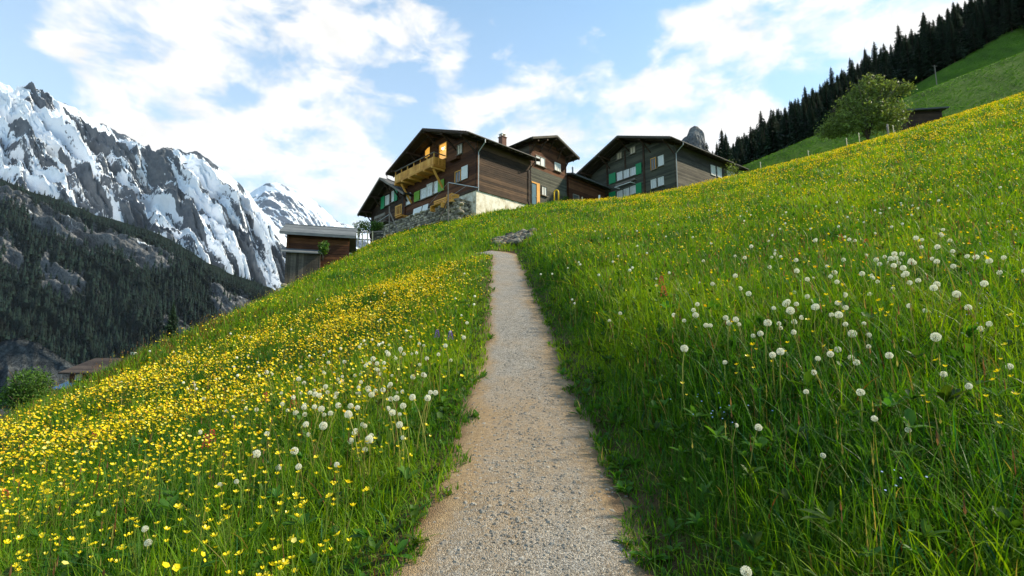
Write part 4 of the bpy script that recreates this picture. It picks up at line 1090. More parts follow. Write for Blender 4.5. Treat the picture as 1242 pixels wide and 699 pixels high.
# yellow loop, pots, posts near the middle chalet
c = np.array(gp(674.8, 247, 56)); o = tag(empty('yellow_sledge', tuple(c), -.4), 'bright yellow arched sledge standing upright against the middle chalet', 'sledge')
mb = MB(); pts = [(-.26,0,-.2),(-.26,0,1.3)] + [(-.26*math.cos(t), 0, 1.3+.3*math.sin(t)) for t in np.linspace(.2, 2.94, 9)] + [(.26,0,1.3),(.26,0,-.2)]
mb.tube(pts, .085, 8); mb.build('frame', M['yellow'], o, True)
mb = MB(); mb.box(-.2,.2,-.03,.03,.25,.33); mb.build('crosspiece', M['yellow'], o)
for (px, py, Y, w, h, mt, nm, lb) in ((702.2, 249, 57, .16, 1.05, 'wood_weathered', 'wooden_post', 'short weathered post before the plank shed, left of two'), (706.2, 249, 57.3, .16, .95, 'wood_pale', 'wooden_post', 'short pale post before the plank shed, right of two'), (727, 247, 57, .2, .95, 'white', 'marker_post', 'white marker post at the foot of the large chalet')):
    c = np.array(gp(px, py, Y)); o = tag(empty(nm, tuple(c)), lb, 'post')
    mb = MB(); mb.box(-w/2, w/2, -w/2, w/2, -.5, h); mb.build('shaft', M[mt], o)
    mb = MB(); mb.hexa([(-w/2-.01,-w/2-.01,h),(w/2+.01,-w/2-.01,h),(w/2+.01,w/2+.01,h),(-w/2-.01,w/2+.01,h),(-.02,-.02,h+.08),(.02,-.02,h+.08),(.02,.02,h+.08),(-.02,.02,h+.08)]); mb.build('cap', M[mt], o)
c = np.array(gp(686, 249, 56.5)); o = tag(empty('flower_pot', tuple(c)), 'red flower pot with leafy plant on the grass by the middle chalet', 'pot')
mb = MB(); mb.tube([(0,0,-.1),(0,0,.45),(0,0,.5)], [.2,.28,.31], 12); mb.build('pot', M['red'], o, True)
def leaf_tuft(parent, name, n, rad, h, mat, seed, leaf=.09):
    r = np.random.default_rng(seed); c = r.normal(size=(n, 3))*[rad*.5, rad*.5, h*.3] + [0, 0, h*.55]
    a = r.normal(size=(n, 3)); a /= np.linalg.norm(a, axis=1)[:, None]; q = np.cross(a, r.normal(size=(n, 3))); q /= np.linalg.norm(q, axis=1)[:, None]; s = leaf*r.uniform(.6,1.3,(n,1))
    V = np.stack([c-a*s, c+q*s*.45, c+a*s, c-q*s*.45], 1).reshape(-1, 3)
    return link(name, np_mesh(name, V, np.arange(len(V)).reshape(-1, 4), mat, smooth=False), parent)
l_ = leaf_tuft(o, 'foliage', 160, .4, .6, M['leaf_tree'], 5); l_.location = (0,0,.45)
# potted tree at the right chalet's side
c = np.array(gp(888, 212, 52)); o = tag(empty('young_tree', (c[0], c[1], c[2]-.6)), 'small yellowish bush in front of the far end of the large chalet', 'bush')
leaf_tuft(o, 'crown', 350, .75, 1.7, M['leaf_shrub'], 6, .1); mb = MB(); mb.tube([(0,0,-.6),(0,0,1.2)], [.05,.02], 6); mb.build('trunk', M['bark'], o)
# shrubs by the picket fence
for i, (px, py, Y, w, h, lb) in enumerate(((436, 283, 46, 1.3, 1.3, 'grey green sapling bush behind the picket fence'), (449, 282, 47, 1.5, 1.2, 'leafy green bush under the green shuttered chalet'), (457, 280, 47.5, 1.2, .9, 'low reddish green bush beside the plank end of the fence'), (392, 306, 34, .5, .8, 'yellow green bush in front of the hay barn'))):
    p = gp(px, py, Y); r_ = random.Random(i)
    leafy('garden_bush', lb, 'bush', (p[0], p[1], p[2]-.2), [(0,0,h*.55,w*.6,w*.6,h*.6),(.3*w,0,h*.8,w*.4,w*.4,h*.4)], .09, 700, M['leaf_shrub'] if i % 2 == 0 else M['leaf_tree'], 40+i, brs(r_, 5, h, w*.5), .03)
# fence posts along the right crest, power pole
for i, (px, py, Y, h, w, lb) in enumerate(((1077, 161, 43, 1.15, .2, 'thick grey fence post below the large shrub'), (1083.5, 158, 43.6, .75, .09, 'thin fence post just right of the thick grey post'), (1042, 168, 42, .8, .08, 'thin pale fence post under the middle of the large shrub'), (1027, 174.5, 41.5, .8, .09, 'pale fence post under the left half of the large shrub'), (980.5, 189, 41, .75, .08, 'white fence post on the crest left of the large shrub'), (922.5, 203, 41, .75, .08, 'white fence post on the crest near the large chalet'))):
    p = at(px, py, Y); z = G(p[0], p[1]); o = tag(empty('fence_post', (p[0], p[1], z)), lb, 'post', 'fence posts along the crest')
    h *= .78; w *= .85; top = max(p[2]+h-.1, z+h); mb = MB(); mb.tube([(0,0,-.4),(.01,0,(top-z)*.5),(0,.01,top-z)], [w*.5,w*.48,w*.42], 7); mb.build('shaft', M['wood_pale' if w < .15 else 'wood_weathered'], o, True)
    mb = MB(); mb.tube([(0,-w*.5-.01,top-z-.15),(0,-w*.5-.06,top-z-.15)], .03, 6); mb.build('insulator', M['white'], o)
p = at(1135, 92, 106); z = G(p[0], p[1]); o = tag(empty('power_pole', (p[0], p[1], z)), 'slim grey power pole against the dark spruces at the top of the pasture', 'pole')
mb = MB(); mb.tube([(0,0,-.5),(0,0,max(3.2, p[2]-z+2.6))], [.12,.08], 8); mb.build('shaft', M['wood_weathered'], o)
mb = MB(); zc = max(3.2, p[2]-z+2.6)-.3; mb.bar((-.45,0,zc),(.45,0,zc), .08,.08); mb.build('crossarm', M['wood_weathered'], o)

# --- rock outcrop above the end of the path
OUT = hit(625, 295)
def outcrop():
    r = random.Random(77); mb = MB(); base = np.array([OUT[0], OUT[1], G(OUT[0], OUT[1])])
    for i in range(300):
        u = r.uniform(-1, 1); v = r.uniform(-1, 1)
        if u*u+v*v > 1: continue
        x, y = OUT[0]+u*1.1, OUT[1]+.4+v*1.9+u*.6
        z = G(x, y)-.02+.10*(1-abs(u)); s = r.uniform(.14,.42)
        mb.stone((x-base[0], y-base[1], z-base[2]+r.uniform(0,.12)), (s*1.5, s, s*.6), r)
    o = mb.build('rock_outcrop', M['rock']); o.location = base
    tag(o, 'patch of broken grey stones in the grass above the end of the path', 'rocks')
outcrop()

# ------------------------------------------------------------------ meadow
def clear_of_things(x, y):
    """True where grass may grow"""
    pts = np.array(PATH_PTS); ok = np.abs(x-xpath(y)) > PHALF*.88 + .20*fbm(x*2.3, y*2.3, 3)
    ok |= y > 22.2
    bend = (y > 20.2) & (y < 23.2) & (x < .5) & (x > -8)
    dx = np.full(x.shape, 9.0)
    sub = pts[240::3]
    if bend.any():
        d = np.min(np.hypot(x[bend][:, None]-sub[None, :, 0], y[bend][:, None]-sub[None, :, 1]), axis=1); dx[bend] = d
    ok &= dx > PHALF*.9
    for h, m in ((h1,.1),(hb,.1),(h2,.1),(h3,.1),(hs,.1),(hbn,.5),(hh,.1)):
        rx = (x-h.org[0])*h.ex[0] + (y-h.org[1])*h.ex[1]; ry = (x-h.org[0])*h.ey[0] + (y-h.org[1])*h.ey[1]
        ok &= ~((rx > -m) & (rx < h.W+m) & (ry > -m) & (ry < h.L+m))
    rx = (x-C1[0])*aV[0] + (y-C1[1])*aV[1]; ry = -((x-C1[0])*sV[0] + (y-C1[1])*sV[1])
    ok &= ~((rx > -.1) & (rx < 16.6) & (ry > 0) & (ry < 1.45))
    ok &= ~((((x-OUT[0])/.9)**2 + ((y-OUT[1]-.2-.55*(x-OUT[0]))/1.75)**2 + .35*fbm(x*2.2, y*2.2, 2)) < 1)
    return ok
def scatter(n_at, ymin, ymax, slope=1.22, pad=.9, seed=0):
    """random points of the visible wedge with n_at(y) per square metre"""
    r = np.random.default_rng(seed); ys = np.linspace(ymin, ymax, 600); w = n_at(ys)*(2*slope*ys+2*pad); tot = int(np.trapz(w, ys))
    cdf = np.cumsum(w); cdf /= cdf[-1]; y = np.interp(r.random(tot), cdf, ys); x = (r.random(tot)*2-1)*(slope*y+pad)
    return x, y
def hidden(x, y):
    """well behind the crests, where nothing shows"""
    return ((x < -15.5) & (y < 33)) | (x < -19) | ((x > 6) & (y > 46) & (x < 1.2*y) & (y < 70) & (x < 34))
PAL = {'fresh': (.082,.20,.003), 'lime': (.22,.345,.004), 'deep': (.034,.125,.004), 'blue': (.016,.09,.026), 'straw': (.30,.25,.06), 'rust': (.15,.055,.015)}
def grass_colors(x, y, r):
    n = len(x); pn = fbm(x*.35+2, y*.35, 3); pm = fbm(x*1.3+5, y*1.3+1, 3); q = r.random(n)
    c = np.empty((n, 3)); f, l, d, b = (np.array(PAL[k]) for k in ('fresh','lime','deep','blue'))
    t = np.clip(.53 + .9*pn + .35*pm + .22*r.normal(size=n) + .12*sstep(8, 25, y), 0, 1)[:, None]
    c = np.where(t < .5, d+(f-d)*(t*2), f+(l-f)*(t*2-1))
    blu = (q < .05); c[blu] = b*r.uniform(.7,1.5,(blu.sum(),1))
    st = (q > .962); c[st] = np.array(PAL['straw'])*r.uniform(.5,1.1,(st.sum(),1))
    sor = np.exp(-((x+10.0)/2.5)**2-((y-15.5)/4)**2)
    ru = (r.random(n) < .008+.28*sor); c[ru] = np.array(PAL['rust'])*r.uniform(.6,1.4,(ru.sum(),1))
    return c*r.uniform(.75,1.25,(n,1))
def blades(name, x, y, h, w, bend, segs, col, r, tip=0.0):
    n = len(x); z = ground(x, y)-.02; az = r.uniform(0, 2*math.pi, n)
    # gentle common lean plus own bend
    ox, oy = np.cos(az), np.sin(az); sa = az + math.pi/2 + r.uniform(-.7,.7,n); sx, sy = np.cos(sa), np.sin(sa)
    t = np.linspace(0, 1, segs+1); V = np.empty((n, 2*segs+1, 3), np.float32)
    for i, tt in enumerate(t):
        out = bend*h*tt**2; up = h*(tt - .38*np.minimum(bend, 1.2)*tt**2.2)
        cx, cy, cz = x+ox*out, y+oy*out, z+up
        if i < segs:
            ww = w*(.75+.25*math.sin(tt*2.6))*(1-tt**2.2)*.5
            V[:, 2*i] = np.stack([cx-sx*ww, cy-sy*ww, cz], -1); V[:, 2*i+1] = np.stack([cx+sx*ww, cy+sy*ww, cz], -1)
        else: V[:, 2*i] = np.stack([cx, cy, cz], -1)
    m = 2*segs+1; base = (np.arange(n)*m)[:, None]
    loops = []; 
    q = np.concatenate([base+np.array([[2*i, 2*i+1, 2*i+3, 2*i+2]]) for i in range(segs-1)] + [base+np.array([[2*segs-2, 2*segs-1, 2*segs]])], 1) if segs > 1 else base+np.array([[0,1,2]])
    sizes = np.tile(np.array([4]*(segs-1)+[3]), n)
    C = np.repeat(col, m, axis=0)
    return V.reshape(-1, 3), q.ravel(), sizes, C
def merge_build(name, chunks, mat, label, cat):
    vo = 0; Vs, Ls, Ss, Cs = [], [], [], []
    for V, l, s, c in chunks:
        Vs.append(V); Ls.append(l+vo); Ss.append(s); Cs.append(c); vo += len(V)
    me = np_mesh(name, np.concatenate(Vs), None, mat, np.concatenate(Cs), True, np.concatenate(Ls), np.concatenate(Ss))
    return tag(link(name, me), label, cat, kind='stuff')
def verge(x, y): return np.where(y > 22.4, 9.0, np.abs(x-xpath(y))-PHALF)
def build_grass():
    ch = []
    for sd, (a, b, segs) in enumerate(((.75, 3.2, 5), (3.2, 8, 4), (8, 20, 3), (20, 47, 2))):
        r = np.random.default_rng(100+sd)
        x, y = scatter(lambda Y: 7600/(1+(Y/2.4)**1.72), a, b, pad=2.3, seed=50+sd)
        tuft = fbm(x*3.1, y*3.1, 2); keep = clear_of_things(x, y) & ~hidden(x, y) & (tuft > -.55+.5*r.random(len(x))*0)
        x, y = x[keep], y[keep]; n = len(x)
        hgt = r.gamma(6, 1/6, n)*(.27+.10*fbm(x*.6, y*.6, 3)+.05*sstep(0,1,fbm(x*2.5,y*2.5,2)))
        ed = sstep(.0, .75, verge(x, y)); hgt *= .30+.70*ed
        hgt = np.where(r.random(n) < .06, hgt*.5, hgt); hgt = np.clip(hgt, .05, .62)*np.where((x < 8) & (y > 30), .8, 1)*(.72+.28*sstep(1.5, 4.0, y))
        w = (.0042+.0012*y**1.02)*r.uniform(.6,1.5,n)*np.where(hgt > .4, .8, 1)
        ch.append(blades('g', x, y, hgt, w, np.where(r.random(n) < .16, r.uniform(.8, 1.5, n), r.gamma(3, .16, n)), segs, grass_colors(x, y, r), r))
    # upper pasture and flanks: short sward
    r = np.random.default_rng(140); n = 150000
    y = r.uniform(62, 118, n); x = (r.uniform(.35, 1.3, n))*y; k = clear_of_things(x, y); x, y = x[k], y[k]
    c = np.array((.075,.20,.010))*r.uniform(.7,1.3,(len(x),1))*(1+.35*np.clip(fbm(x*.08, y*.3, 3),-1,1))[:, None]
    ch.append(blades('g', x, y, r.uniform(.06,.14,len(x)), r.uniform(.08,.16,len(x)), r.gamma(4,.3,len(x)), 2, c, r))
    merge_build('grass', ch, M['grass'], 'tall green meadow grass on both sides of the footpath', 'grass')
build_grass()
def build_stalks():
    """flowering grass stalks with seed heads"""
    r = np.random.default_rng(9); x, y = scatter(lambda Y: 30/(1+(Y/7)**1.6), 1.5, 34, seed=77)
    k = clear_of_things(x, y) & ~hidden(x, y) & (verge(x, y) > .25) & (fbm(x*.7+3, y*.7, 2) > -.15); x, y = x[k], y[k]; n = len(x)
    h = r.uniform(.35,.68,n); col = np.where(r.random((n,1)) < .5, np.array([[.20,.19,.05]]), np.array([[.16,.085,.04]]))*r.uniform(.6,1.3,(n,1))
    a = blades('s', x, y, h, (.0016+.0005*y), r.gamma(2,.08,n), 3, col, r)
    z = ground(x, y)+h*.9; m = 3; az = r.uniform(0, 6.28, n); V = []; L = []; S_ = []; C = []
    for i in range(m):
        s = (.0025+.0006*y)*r.uniform(.7,1.3,n); hh = r.uniform(.015,.045,n); dz = r.uniform(-.02,.05,n); aa = az+i*2.1; dx, dy = np.cos(aa)*s, np.sin(aa)*s
        V.append(np.stack([np.stack([x-dx, y-dy, z+dz], -1), np.stack([x, y, z+dz-hh*.4], -1), np.stack([x+dx, y+dy, z+dz], -1), np.stack([x+dx*.2, y+dy*.2, z+dz+hh], -1)], 1))
    V = np.concatenate(V).reshape(-1, 3); q = np.arange(len(V)); sz = np.full(len(V)//4, 4); C = np.repeat(np.tile(col, (m,1))*1.2, 4, axis=0)
    merge_build('grass_seed_stalks', [a, (V, q, sz, C)], M['grass'], 'thin brownish flowering grass stalks standing above the meadow', 'grass')
build_stalks()
def build_weeds():
    """broad leaves: rosettes, clover and dock along the verges and in the sward"""
    r = np.random.default_rng(19); x, y = scatter(lambda Y: 78/(1+(Y/4.5)**1.7), 1.1, 22, seed=91)
    vg = verge(x, y); k = clear_of_things(x, y) & ~hidden(x, y) & (r.random(len(x)) < np.where(vg < .7, .9, .6)); x, y = x[k], y[k]; n = len(x); K = 8
    X = np.repeat(x, K); Y = np.repeat(y, K); N = n*K; az = r.uniform(0, 6.28, N); l = np.repeat(r.uniform(.04,.115,n), K)*r.uniform(.5,1.2,N)*(1+.02*Y); w = l*r.uniform(.22,.42,N)
    z = ground(X, Y)+np.repeat(r.uniform(.0,.27,n)*sstep(0,.6,verge(x,y)), K); el = r.uniform(.25,1.25,N)
    dx, dy = np.cos(az), np.sin(az); px, py = -dy, dx
    def pt(t, s, dr): 
        return np.stack([X+dx*l*t*np.cos(el)+px*w*s, Y+dy*l*t*np.cos(el)+py*w*s, z+l*t*np.sin(el)-dr*l], -1)
    V = np.stack([pt(0,0,0), pt(.4,-.5,.0), pt(.75,-.42,.1), pt(1.05,0,.28), pt(.75,.42,.1), pt(.4,.5,.0), pt(.5,0,.08)], 1).reshape(-1, 3)
    b = np.arange(N)[:, None]*7; F = np.concatenate([b+np.array([[0,6,2,1]]), b+np.array([[6,3,2,2]])[:, :4], b+np.array([[0,5,4,6]]), b+np.array([[6,4,3,3]])[:, :4]], 0)
    q4 = np.concatenate([b+np.array([[0,6,2,1]]), b+np.array([[0,5,4,6]])]); q3 = np.concatenate([b+np.array([[6,3,2]]), b+np.array([[6,4,3]])])
    loops = np.concatenate([q4.ravel(), q3.ravel()]); sizes = np.concatenate([np.full(len(q4),4), np.full(len(q3),3)])
    col = np.repeat(np.array([[.035,.12,.012]])*r.uniform(.5,1.6,(n,1))*np.array([[1,1,1]]) + np.array([[.03,.02,0]])*r.random((n,1)), K*7, axis=0)
    merge_build('leafy_weeds', [(V, loops, sizes, col)], M['grass'], 'broad green leaves of weeds along the edges of the footpath', 'weeds')
build_weeds()

# --- flowers
def buttercup_density(x, y):
    xr = np.where((y > 22.4) & (np.abs(x-xpath(y)) < 3), 2.0, x-xpath(y)); pn = fbm(x*.5+11, y*.5, 3); pf = fbm(x*1.6, y*1.6+4, 3)
    left = (56 + 215*sstep(2.2, 8, y)*sstep(-1.0, -3.5, xr)*sstep(-12.6, -10.5, x) + 26*sstep(-.8, -2, xr))*np.clip(.8+1.7*pn+2.0*pf, 0.04, 2.8)
    left *= sstep(-.35, -1.6, xr)*(1-.965*sstep(-1.2, 1.5, y-19.3-.92*x+1.2*pn))
    right = (20 + 34*sstep(22, 34, y))*(1-.85*sstep(9, 2, x)*sstep(19, 23, y))*np.clip(.42+1.7*pn+1.5*pf, 0.02, 2.2)*sstep(.7, 2.0, xr)*(1+.5*sstep(6,14,y))
    return np.where(xr < 0, left, right)
def in_frame(x, y, z, m=4):
    d = y*CP+z*SP; px = 621+FPX*x/d; py = 349.5-FPX*(-y*SP+z*CP)/d
    return (px > m) & (px < PW-m) & (py > m) & (py < PH_-m)
def flower_mesh():
    out = []
    for v in range(4):
        r = random.Random(60+v); mb = MB(); h = (.34,.42,.28,.48)[v]; tx, ty = r.uniform(-.05,.05), r.uniform(-.05,.05)
        mb.tube([(0,0,-.03),(tx*.4,ty*.4,h*.5),(tx,ty,h)], [.0022,.0018,.0014], 4, False, 1)
        a0 = r.uniform(0,6.28); tilt = Matrix.Rotation(r.uniform(.1,.7), 3, 'X') @ Matrix.Rotation(r.uniform(0,6.28), 3, 'Z'); R0 = .0145
        for j in range(5):
            a = a0+j*1.2566; f = lambda rad, da, z: Vector((tx,ty,h)) + tilt @ Vector((math.cos(a+da)*rad, math.sin(a+da)*rad, z))
            mb.face([f(0,0,0), f(R0*.6,-.5,.003), f(R0*1.05,-.42,.009), f(R0*1.2,0,.010), f(R0*1.05,.42,.009), f(R0*.6,.5,.003)], 0)
        mb.face([Vector((tx,ty,h))+tilt @ Vector((math.cos(k*1.05)*.004, math.sin(k*1.05)*.004, .006)) for k in range(6)], 0)
        # a second, smaller bloom on a side stalk
        bx, by, bz = tx+r.uniform(-.05,.05), ty+r.uniform(-.05,.05), h*r.uniform(.78,.95)
        mb.tube([(tx*.4,ty*.4,h*.5),(bx,by,bz)], [.0014,.0011], 4, False, 1)
        for j in range(5):
            a = a0+j*1.2566; f = lambda rad, da, z: Vector((bx,by,bz)) + Vector((math.cos(a+da)*rad, math.sin(a+da)*rad, z))
            mb.face([f(0,0,0), f(R0*.5,-.5,.004), f(R0*.85,-.3,.011), f(R0*.85,.3,.011), f(R0*.5,.5,.004)], 0)
        out.append(mb.mesh('buttercup', [M['petal_yellow'], M['stalk']]))
    return out
def build_buttercups():
    r = np.random.default_rng(5); x, y = scatter(lambda Y: 420+0*Y, 1.2, 44, seed=33)
    k = (r.random(len(x)) < buttercup_density(x, y)/420) & clear_of_things(x, y) & ~hidden(x, y); x, y = x[k], y[k]
    # thin out with distance: far flowers are drawn a little larger
    k = r.random(len(x)) < np.clip(1.0-.35*sstep(8, 30, y), 0, 1); x, y = x[k], y[k]
    g = ground(x, y); o = np.argsort(y); x, y, g = x[o], y[o], g[o]
    vis = in_frame(x, y, g+.35); idx = np.where(vis)[0][:300]; ms = flower_mesh(); used = np.zeros(len(x), bool); used[idx] = True
    rr_ = random.Random(3)
    for i in idx:
        left = x[i] < xpath(y[i])
        ob = link('buttercup', ms[rr_.randrange(4)]); ob.location = (x[i], y[i], g[i]); ob.rotation_euler = (rr_.uniform(-.15,.15), rr_.uniform(-.15,.15), rr_.uniform(0,6.28)); s = rr_.uniform(.8,1.15); ob.scale = (s,s,s)
        tag(ob, 'yellow buttercup in the grass %s of the footpath, in the foreground' % ('left' if left else 'right'), 'flower', 'buttercups left of the path' if left else 'buttercups right of the path')
    x, y, g = x[~used], y[~used], g[~used]; n = len(x)
    h = r.uniform(.2,.46,n)*np.where(y > 30, .8, 1); rad = (.0132+.00068*y)*np.where(x < xpath(y), 1.0, .9)*r.uniform(.55,1.25,n)
    cx, cy, cz = x+r.normal(size=n)*.03, y+r.normal(size=n)*.03, g+h
    nx, ny = r.normal(size=n)*.6+sp.x*.6, r.normal(size=n)*.6+sp.y*.6; nn = np.stack([nx, ny, np.ones(n)], -1); nn /= np.linalg.norm(nn, axis=1)[:, None]
    t1 = np.cross(nn, np.array([[0.3,.9,.1]])); t1 /= np.linalg.norm(t1, axis=1)[:, None]; t2 = np.cross(nn, t1); c = np.stack([cx, cy, cz], -1); K = 5
    ring = [c + (t1*math.cos(k*1.2566)+t2*math.sin(k*1.2566))*rad[:, None]*r.uniform(.75,1.15,(n,1)) + nn*rad[:, None]*.55 for k in range(K)]
    V = np.stack([c]+ring, 1).reshape(-1, 3); b = (np.arange(n)*(K+1))[:, None]; F = np.concatenate([b+np.array([[0, 1+k, 1+(k+1) % K]]) for k in range(K)])
    base = np.array([.84,.66,.008]); col = np.repeat(base*r.uniform(.75,1.12,(n,1))*np.where(r.random((n,1)) < .16, np.array([[1,.72,1]]), np.where(r.random((n,1)) < .14, np.array([[.95,1.1,22.]]), np.array([[1,1,1]]))), K+1, axis=0)
    near = y < 14
    st = blades('s', x[near], y[near], h[near], .0025+.0005*y[near], r.gamma(2,.05,near.sum()), 2, np.tile(np.array([[.10,.17,.02]]), (near.sum(),1)), r)
    merge_build('buttercup_flowers', [(V, F.ravel(), np.full(len(F), 3), col), st], M['petal_col'], 'countless small yellow buttercups spread across the meadow behind the foreground', 'flowers')
build_buttercups()
def dandelion_meshes():
    heads, stems = [], []
    for v in range(4):
        r = random.Random(90+v); mb = MB(); Rr = (.0205,.0235,.018,.0215)[v]
        n = 165
        for i in range(n):
            z = 1-2*(i+.5)/n
            if z < -.86: continue
            ph = i*2.39996+r.uniform(-.1,.1)
            if (v == 2 and math.cos(ph) > .25 and z < .75) or r.random() < .10: continue
            s = math.sqrt(max(0,1-z*z)); d = Vector((s*math.cos(ph), s*math.sin(ph), z)); q = d.orthogonal().normalized(); w = d.cross(q); rad = Rr*r.uniform(.9,1.04)
            mb.face([d*.004+q*.00025, d*.004-q*.00025, d*rad*.82])
            a0 = r.uniform(0, 6.28); tip = d*rad*.80
            for k in range(4):     # pappus rays
                a = a0+k*1.571; e = (q*math.cos(a)+w*math.sin(a)); f = (q*math.cos(a+.45)+w*math.sin(a+.45))
                mb.face([tip, d*rad+e*Rr*.24, d*rad*1.01+f*Rr*.2])
        c = uvs(.0055, 5)
        i0 = len(mb.v); mb.v += c.v; mb.f += [tuple(i0+j for j in f) for f in c.f]; mb.mi += [1]*len(c.f)
        heads.append(mb.mesh('dandelion_head', [M['seed'], M['seed_core']]))
        h = (.36,.45,.30,.40)[v]; tx, ty = r.choice([-1,1])*r.uniform(.04,.12), r.uniform(-.08,.08); sb = MB(); sb.tube([(0,0,-.04),(tx*.15,ty*.15,h*.4),(tx*.5,ty*.5,h*.75),(tx,ty,h)], [.0042,.0038,.0034,.003], 6, False)
        stems.append((sb.mesh('dandelion_stem', M['stalk_pale'], True), (tx,ty,h)))
    return heads, stems
def build_dandelions():
    H_, T_ = dandelion_meshes(); r = random.Random(8); pts = []
    def add(px, py, dz=.36):
        p = hit(px, py, dz, .9, 34)
        if p is None: return
        if abs(p[0]-xpath(p[1])) < PHALF+.1: return
        pts.append((p[0], p[1]))
    # singles one can read in the photograph
    for px, py in ((1156,341),(1126,407),(1137,453),(1133,427),(1046,403),(1036,408),(1080,425),(986,419),(1062,258),(1095,246),(1030,264),(1035,250),(1139,247),(898,324),(890,316),(857,409),(903,504),(979,534),(1078,477),(1085,474),(995,369),(1003,373),(1010,381),(1017,384),(1008,400),(995,338),(1000,340),(1105,325),(1068,323),(1132,321),(1167,314),(1170,322),(1205,316),(1123,340),(1115,342),(1095,348),(1081,338),(1104,348),(1053,344),(1064,338),(940,395),(935,404),(930,414),(880,434),(945,375),(973,376),(908,358),(848,372),(838,370),(1047,270),(1096,247),(962,392),(928,309),(942,309),(1222,318),(1098,325),(928,690),(1000,695),
                   (199,664),(187,628),(183,642),(223,544),(278,563),(373,553),(329,530),(326,548),(418,489),(443,531),(409,450),(384,490),(366,493),(379,509),(388,519),(389,500),(437,441),(458,444),(436,471),(463,480),(486,491),(472,488),(525,444),(514,486),(513,522),(497,521),(466,450),(390,515),(415,555),(370,487),(388,477),(435,470),(420,455),(357,500),(344,497),(447,533),(376,478),(430,488),(500,440),(515,480),(290,480),(345,513),(305,490),(411,485),(520,493)): add(px+r.uniform(-1,1), py+r.uniform(-1,1))
    for cx, cy, sx, sy, n in ((960,360,70,45,30),(1090,330,70,45,30),(430,470,50,28,36),(475,425,28,14,20),(850,320,50,50,16),(1180,300,40,60,12),(720,330,50,40,10),(1000,260,90,30,18),(330,480,70,40,22),(250,420,90,30,16),(480,440,30,25,24),(400,500,60,30,26),(540,370,25,30,10),(800,280,80,30,20),(900,420,80,40,12),(1000,300,110,50,30)):
        for _ in range(n): add(r.gauss(cx, sx), r.gauss(cy, sy))
    pts.sort(key=lambda q: q[1]); far_pts = pts[298:]; pts = pts[:298]
    fb = MB()
    for x, y in far_pts:
        h = r.uniform(.28,.42); g = G(x, y); tx, ty = r.uniform(-.06,.06), r.uniform(-.05,.05); q = uvs(.021*(1+.016*y)*r.uniform(.8,1.15), 4, (x+tx, y+ty, g+h)); i0 = len(fb.v)
        fb.v += q.v; fb.f += [tuple(i0+k for k in f) for f in q.f]; fb.mi += [0]*len(q.f); fb.tube([(x,y,g-.03),(x+tx*.4,y+ty*.4,g+h*.6),(x+tx,y+ty,g+h)], [.005,.004,.004], 4, False, 1)
    if far_pts: tag(fb.build('dandelion_clocks', [M['seed'], M['stalk_pale']]), 'many tiny far white dandelion clocks scattered high on the meadow', 'flowers', kind='stuff')
    for x, y in pts:
        v = r.randrange(4); left = x < xpath(y)
        o = link('dandelion_clock', T_[v][0]); o.location = (x, y, G(x, y)); s = r.uniform(.75,1.2)*(1+.016*max(0, y-4))*(.85 if y < 3 else 1); o.scale = (s,s,s); o.rotation_euler = (r.uniform(-.12,.12), r.uniform(-.12,.12), r.uniform(0,6.28))
        tag(o, 'white dandelion clock on a pale stalk in the meadow %s of the footpath' % ('left' if left else 'right'), 'flower', 'dandelion clocks left of the path' if left else 'dandelion clocks right of the path')
        hd = link('seed_head', H_[r.randrange(4)], o); hd.location = T_[v][1]; hd.rotation_euler = (r.uniform(-.5,.5), r.uniform(-.5,.5), r.uniform(0,6))
build_dandelions()
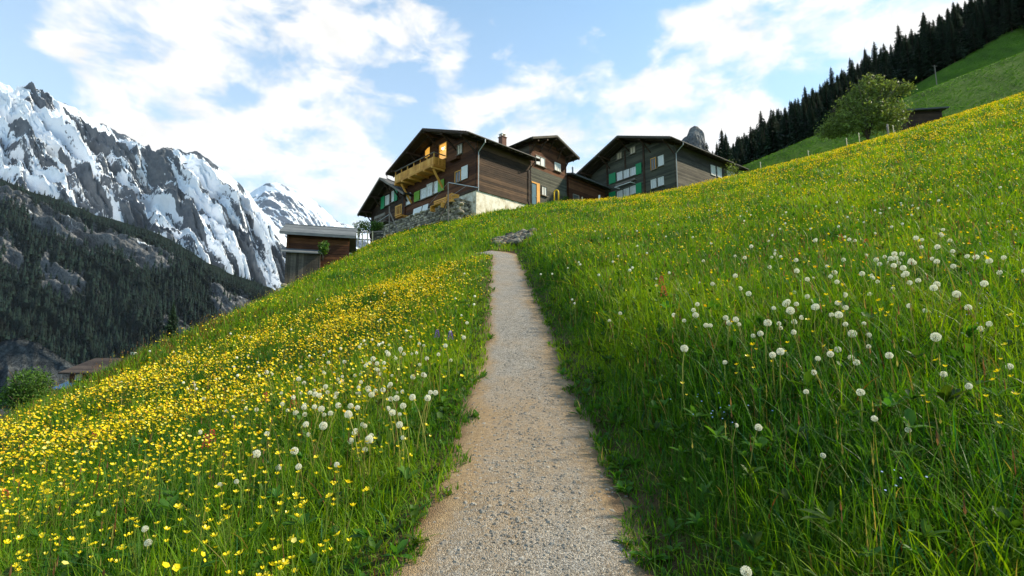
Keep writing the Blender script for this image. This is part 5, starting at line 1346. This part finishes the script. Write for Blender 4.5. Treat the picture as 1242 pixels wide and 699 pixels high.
def build_spikes():
    """red and purple flower spikes"""
    for i, (px, py, mt, lb) in enumerate(((257,532,'petal_red','crimson orchid spike among yellow flowers left of the path, the taller of a pair'),(249,538,'petal_red','crimson orchid spike left of the path, the shorter of a pair'),(113,533,'petal_red','dark red flower in the yellow meadow near the left side'),(4,606,'petal_red','dark red flower at the left border of the picture'),(530,406,'petal_purple','purple flower near the left edge of the path, left of two'),(547,408,'petal_purple','purple flower near the left edge of the path, right of two'),(322,484,'petal_red','pink red flower among dandelion clocks in the left meadow'),(356,489,'petal_red','pink red flower right beside the densest dandelion clocks'),(1020,290,'petal_red','pinkish red flower in the upper right meadow, left of a pair'),(1052,296,'petal_red','pinkish red flower in the upper right meadow, right of a pair'),(803,342,'petal_red','reddish flower in the right meadow nearer the path'),(806,355,'petal_red','low reddish flower in the right meadow near the path'))):
        p = hit(px, py, .3, .9, 30)
        if p is None: continue
        r = random.Random(i); g_ = G(p[0], p[1]); h = .36; o = empty('meadow_orchid', (p[0], p[1], g_), r.uniform(0,6), lb, 'flower', 'red and purple flower spikes'); s = 1+.06*p[1]
        mb = MB(); mb.tube([(0,0,-.02),(.01,0,h)], [.003,.002], 5); mb.build('stem', M['stalk'], o)
        mb = MB()
        for k in range(26):
            t = k/26; a = k*2.4; z = h*.68+t*h*.36; q = .020*(1.15-t)*s; c = Vector((.01+math.cos(a)*q, math.sin(a)*q, z)); d = Vector((math.cos(a), math.sin(a), .3))*.013*s; sd = Vector((-math.sin(a), math.cos(a), 0))*.009*s
            mb.face([c, c+d*.6+sd, c+d, c+d*.6-sd]); mb.face([c, c+d*.5+Vector((0,0,.012*s)), c+d])
        mb.build('blossom', M[mt], o)
build_spikes()
def build_forget():
    r = np.random.default_rng(44); V = []; 
    for cx, cy, n in ((1205,292,50),(870,495,16),(1190,372,16),(1110,580,6)):
        for _ in range(n):
            p = hit(cx+r.normal()*22, cy+r.normal()*12, .22, .9, 20)
            if p is None or abs(p[0]-xpath(p[1])) < .8: continue
            s = .0035+.0006*p[1]; a = r.uniform(0, 6.28); q = [p + np.array([math.cos(a+k*1.2566)*s, math.sin(a+k*1.2566)*s*.8, .5*s*math.sin(a+k*1.2566)]) for k in range(5)]
            V.append(q)
    V = np.array(V); n = len(V); col = np.tile(np.array([[.30,.42,.75]]), (n*5, 1))
    me = np_mesh('forget_me_nots', V.reshape(-1, 3), np.arange(n*5).reshape(-1, 5), M['petal_col'], col, False)
    tag(link('forget_me_nots', me), 'tiny pale blue flowers scattered low in the right meadow', 'flowers', kind='stuff')
build_forget()

# ------------------------------------------------------------------ air of the valley
HAZE = 1.6e-5
if HAZE:
    mb = MB(); mb.box(-9000, 9000, -900, 9000, -90, 2300)
    k = NT('valley_air'); k.N.remove(k.b); pv_ = k.n('ShaderNodeVolumePrincipled')
    pv_.inputs['Color'].default_value = (.72,.84,1.0,1); pv_.inputs['Density'].default_value = HAZE; pv_.inputs['Anisotropy'].default_value = .2
    k.L.new(pv_.outputs[0], k.out.inputs['Volume'])
    tag(mb.build('haze', k.m), 'thin bluish haze in the air of the valley', 'haze', kind='stuff')
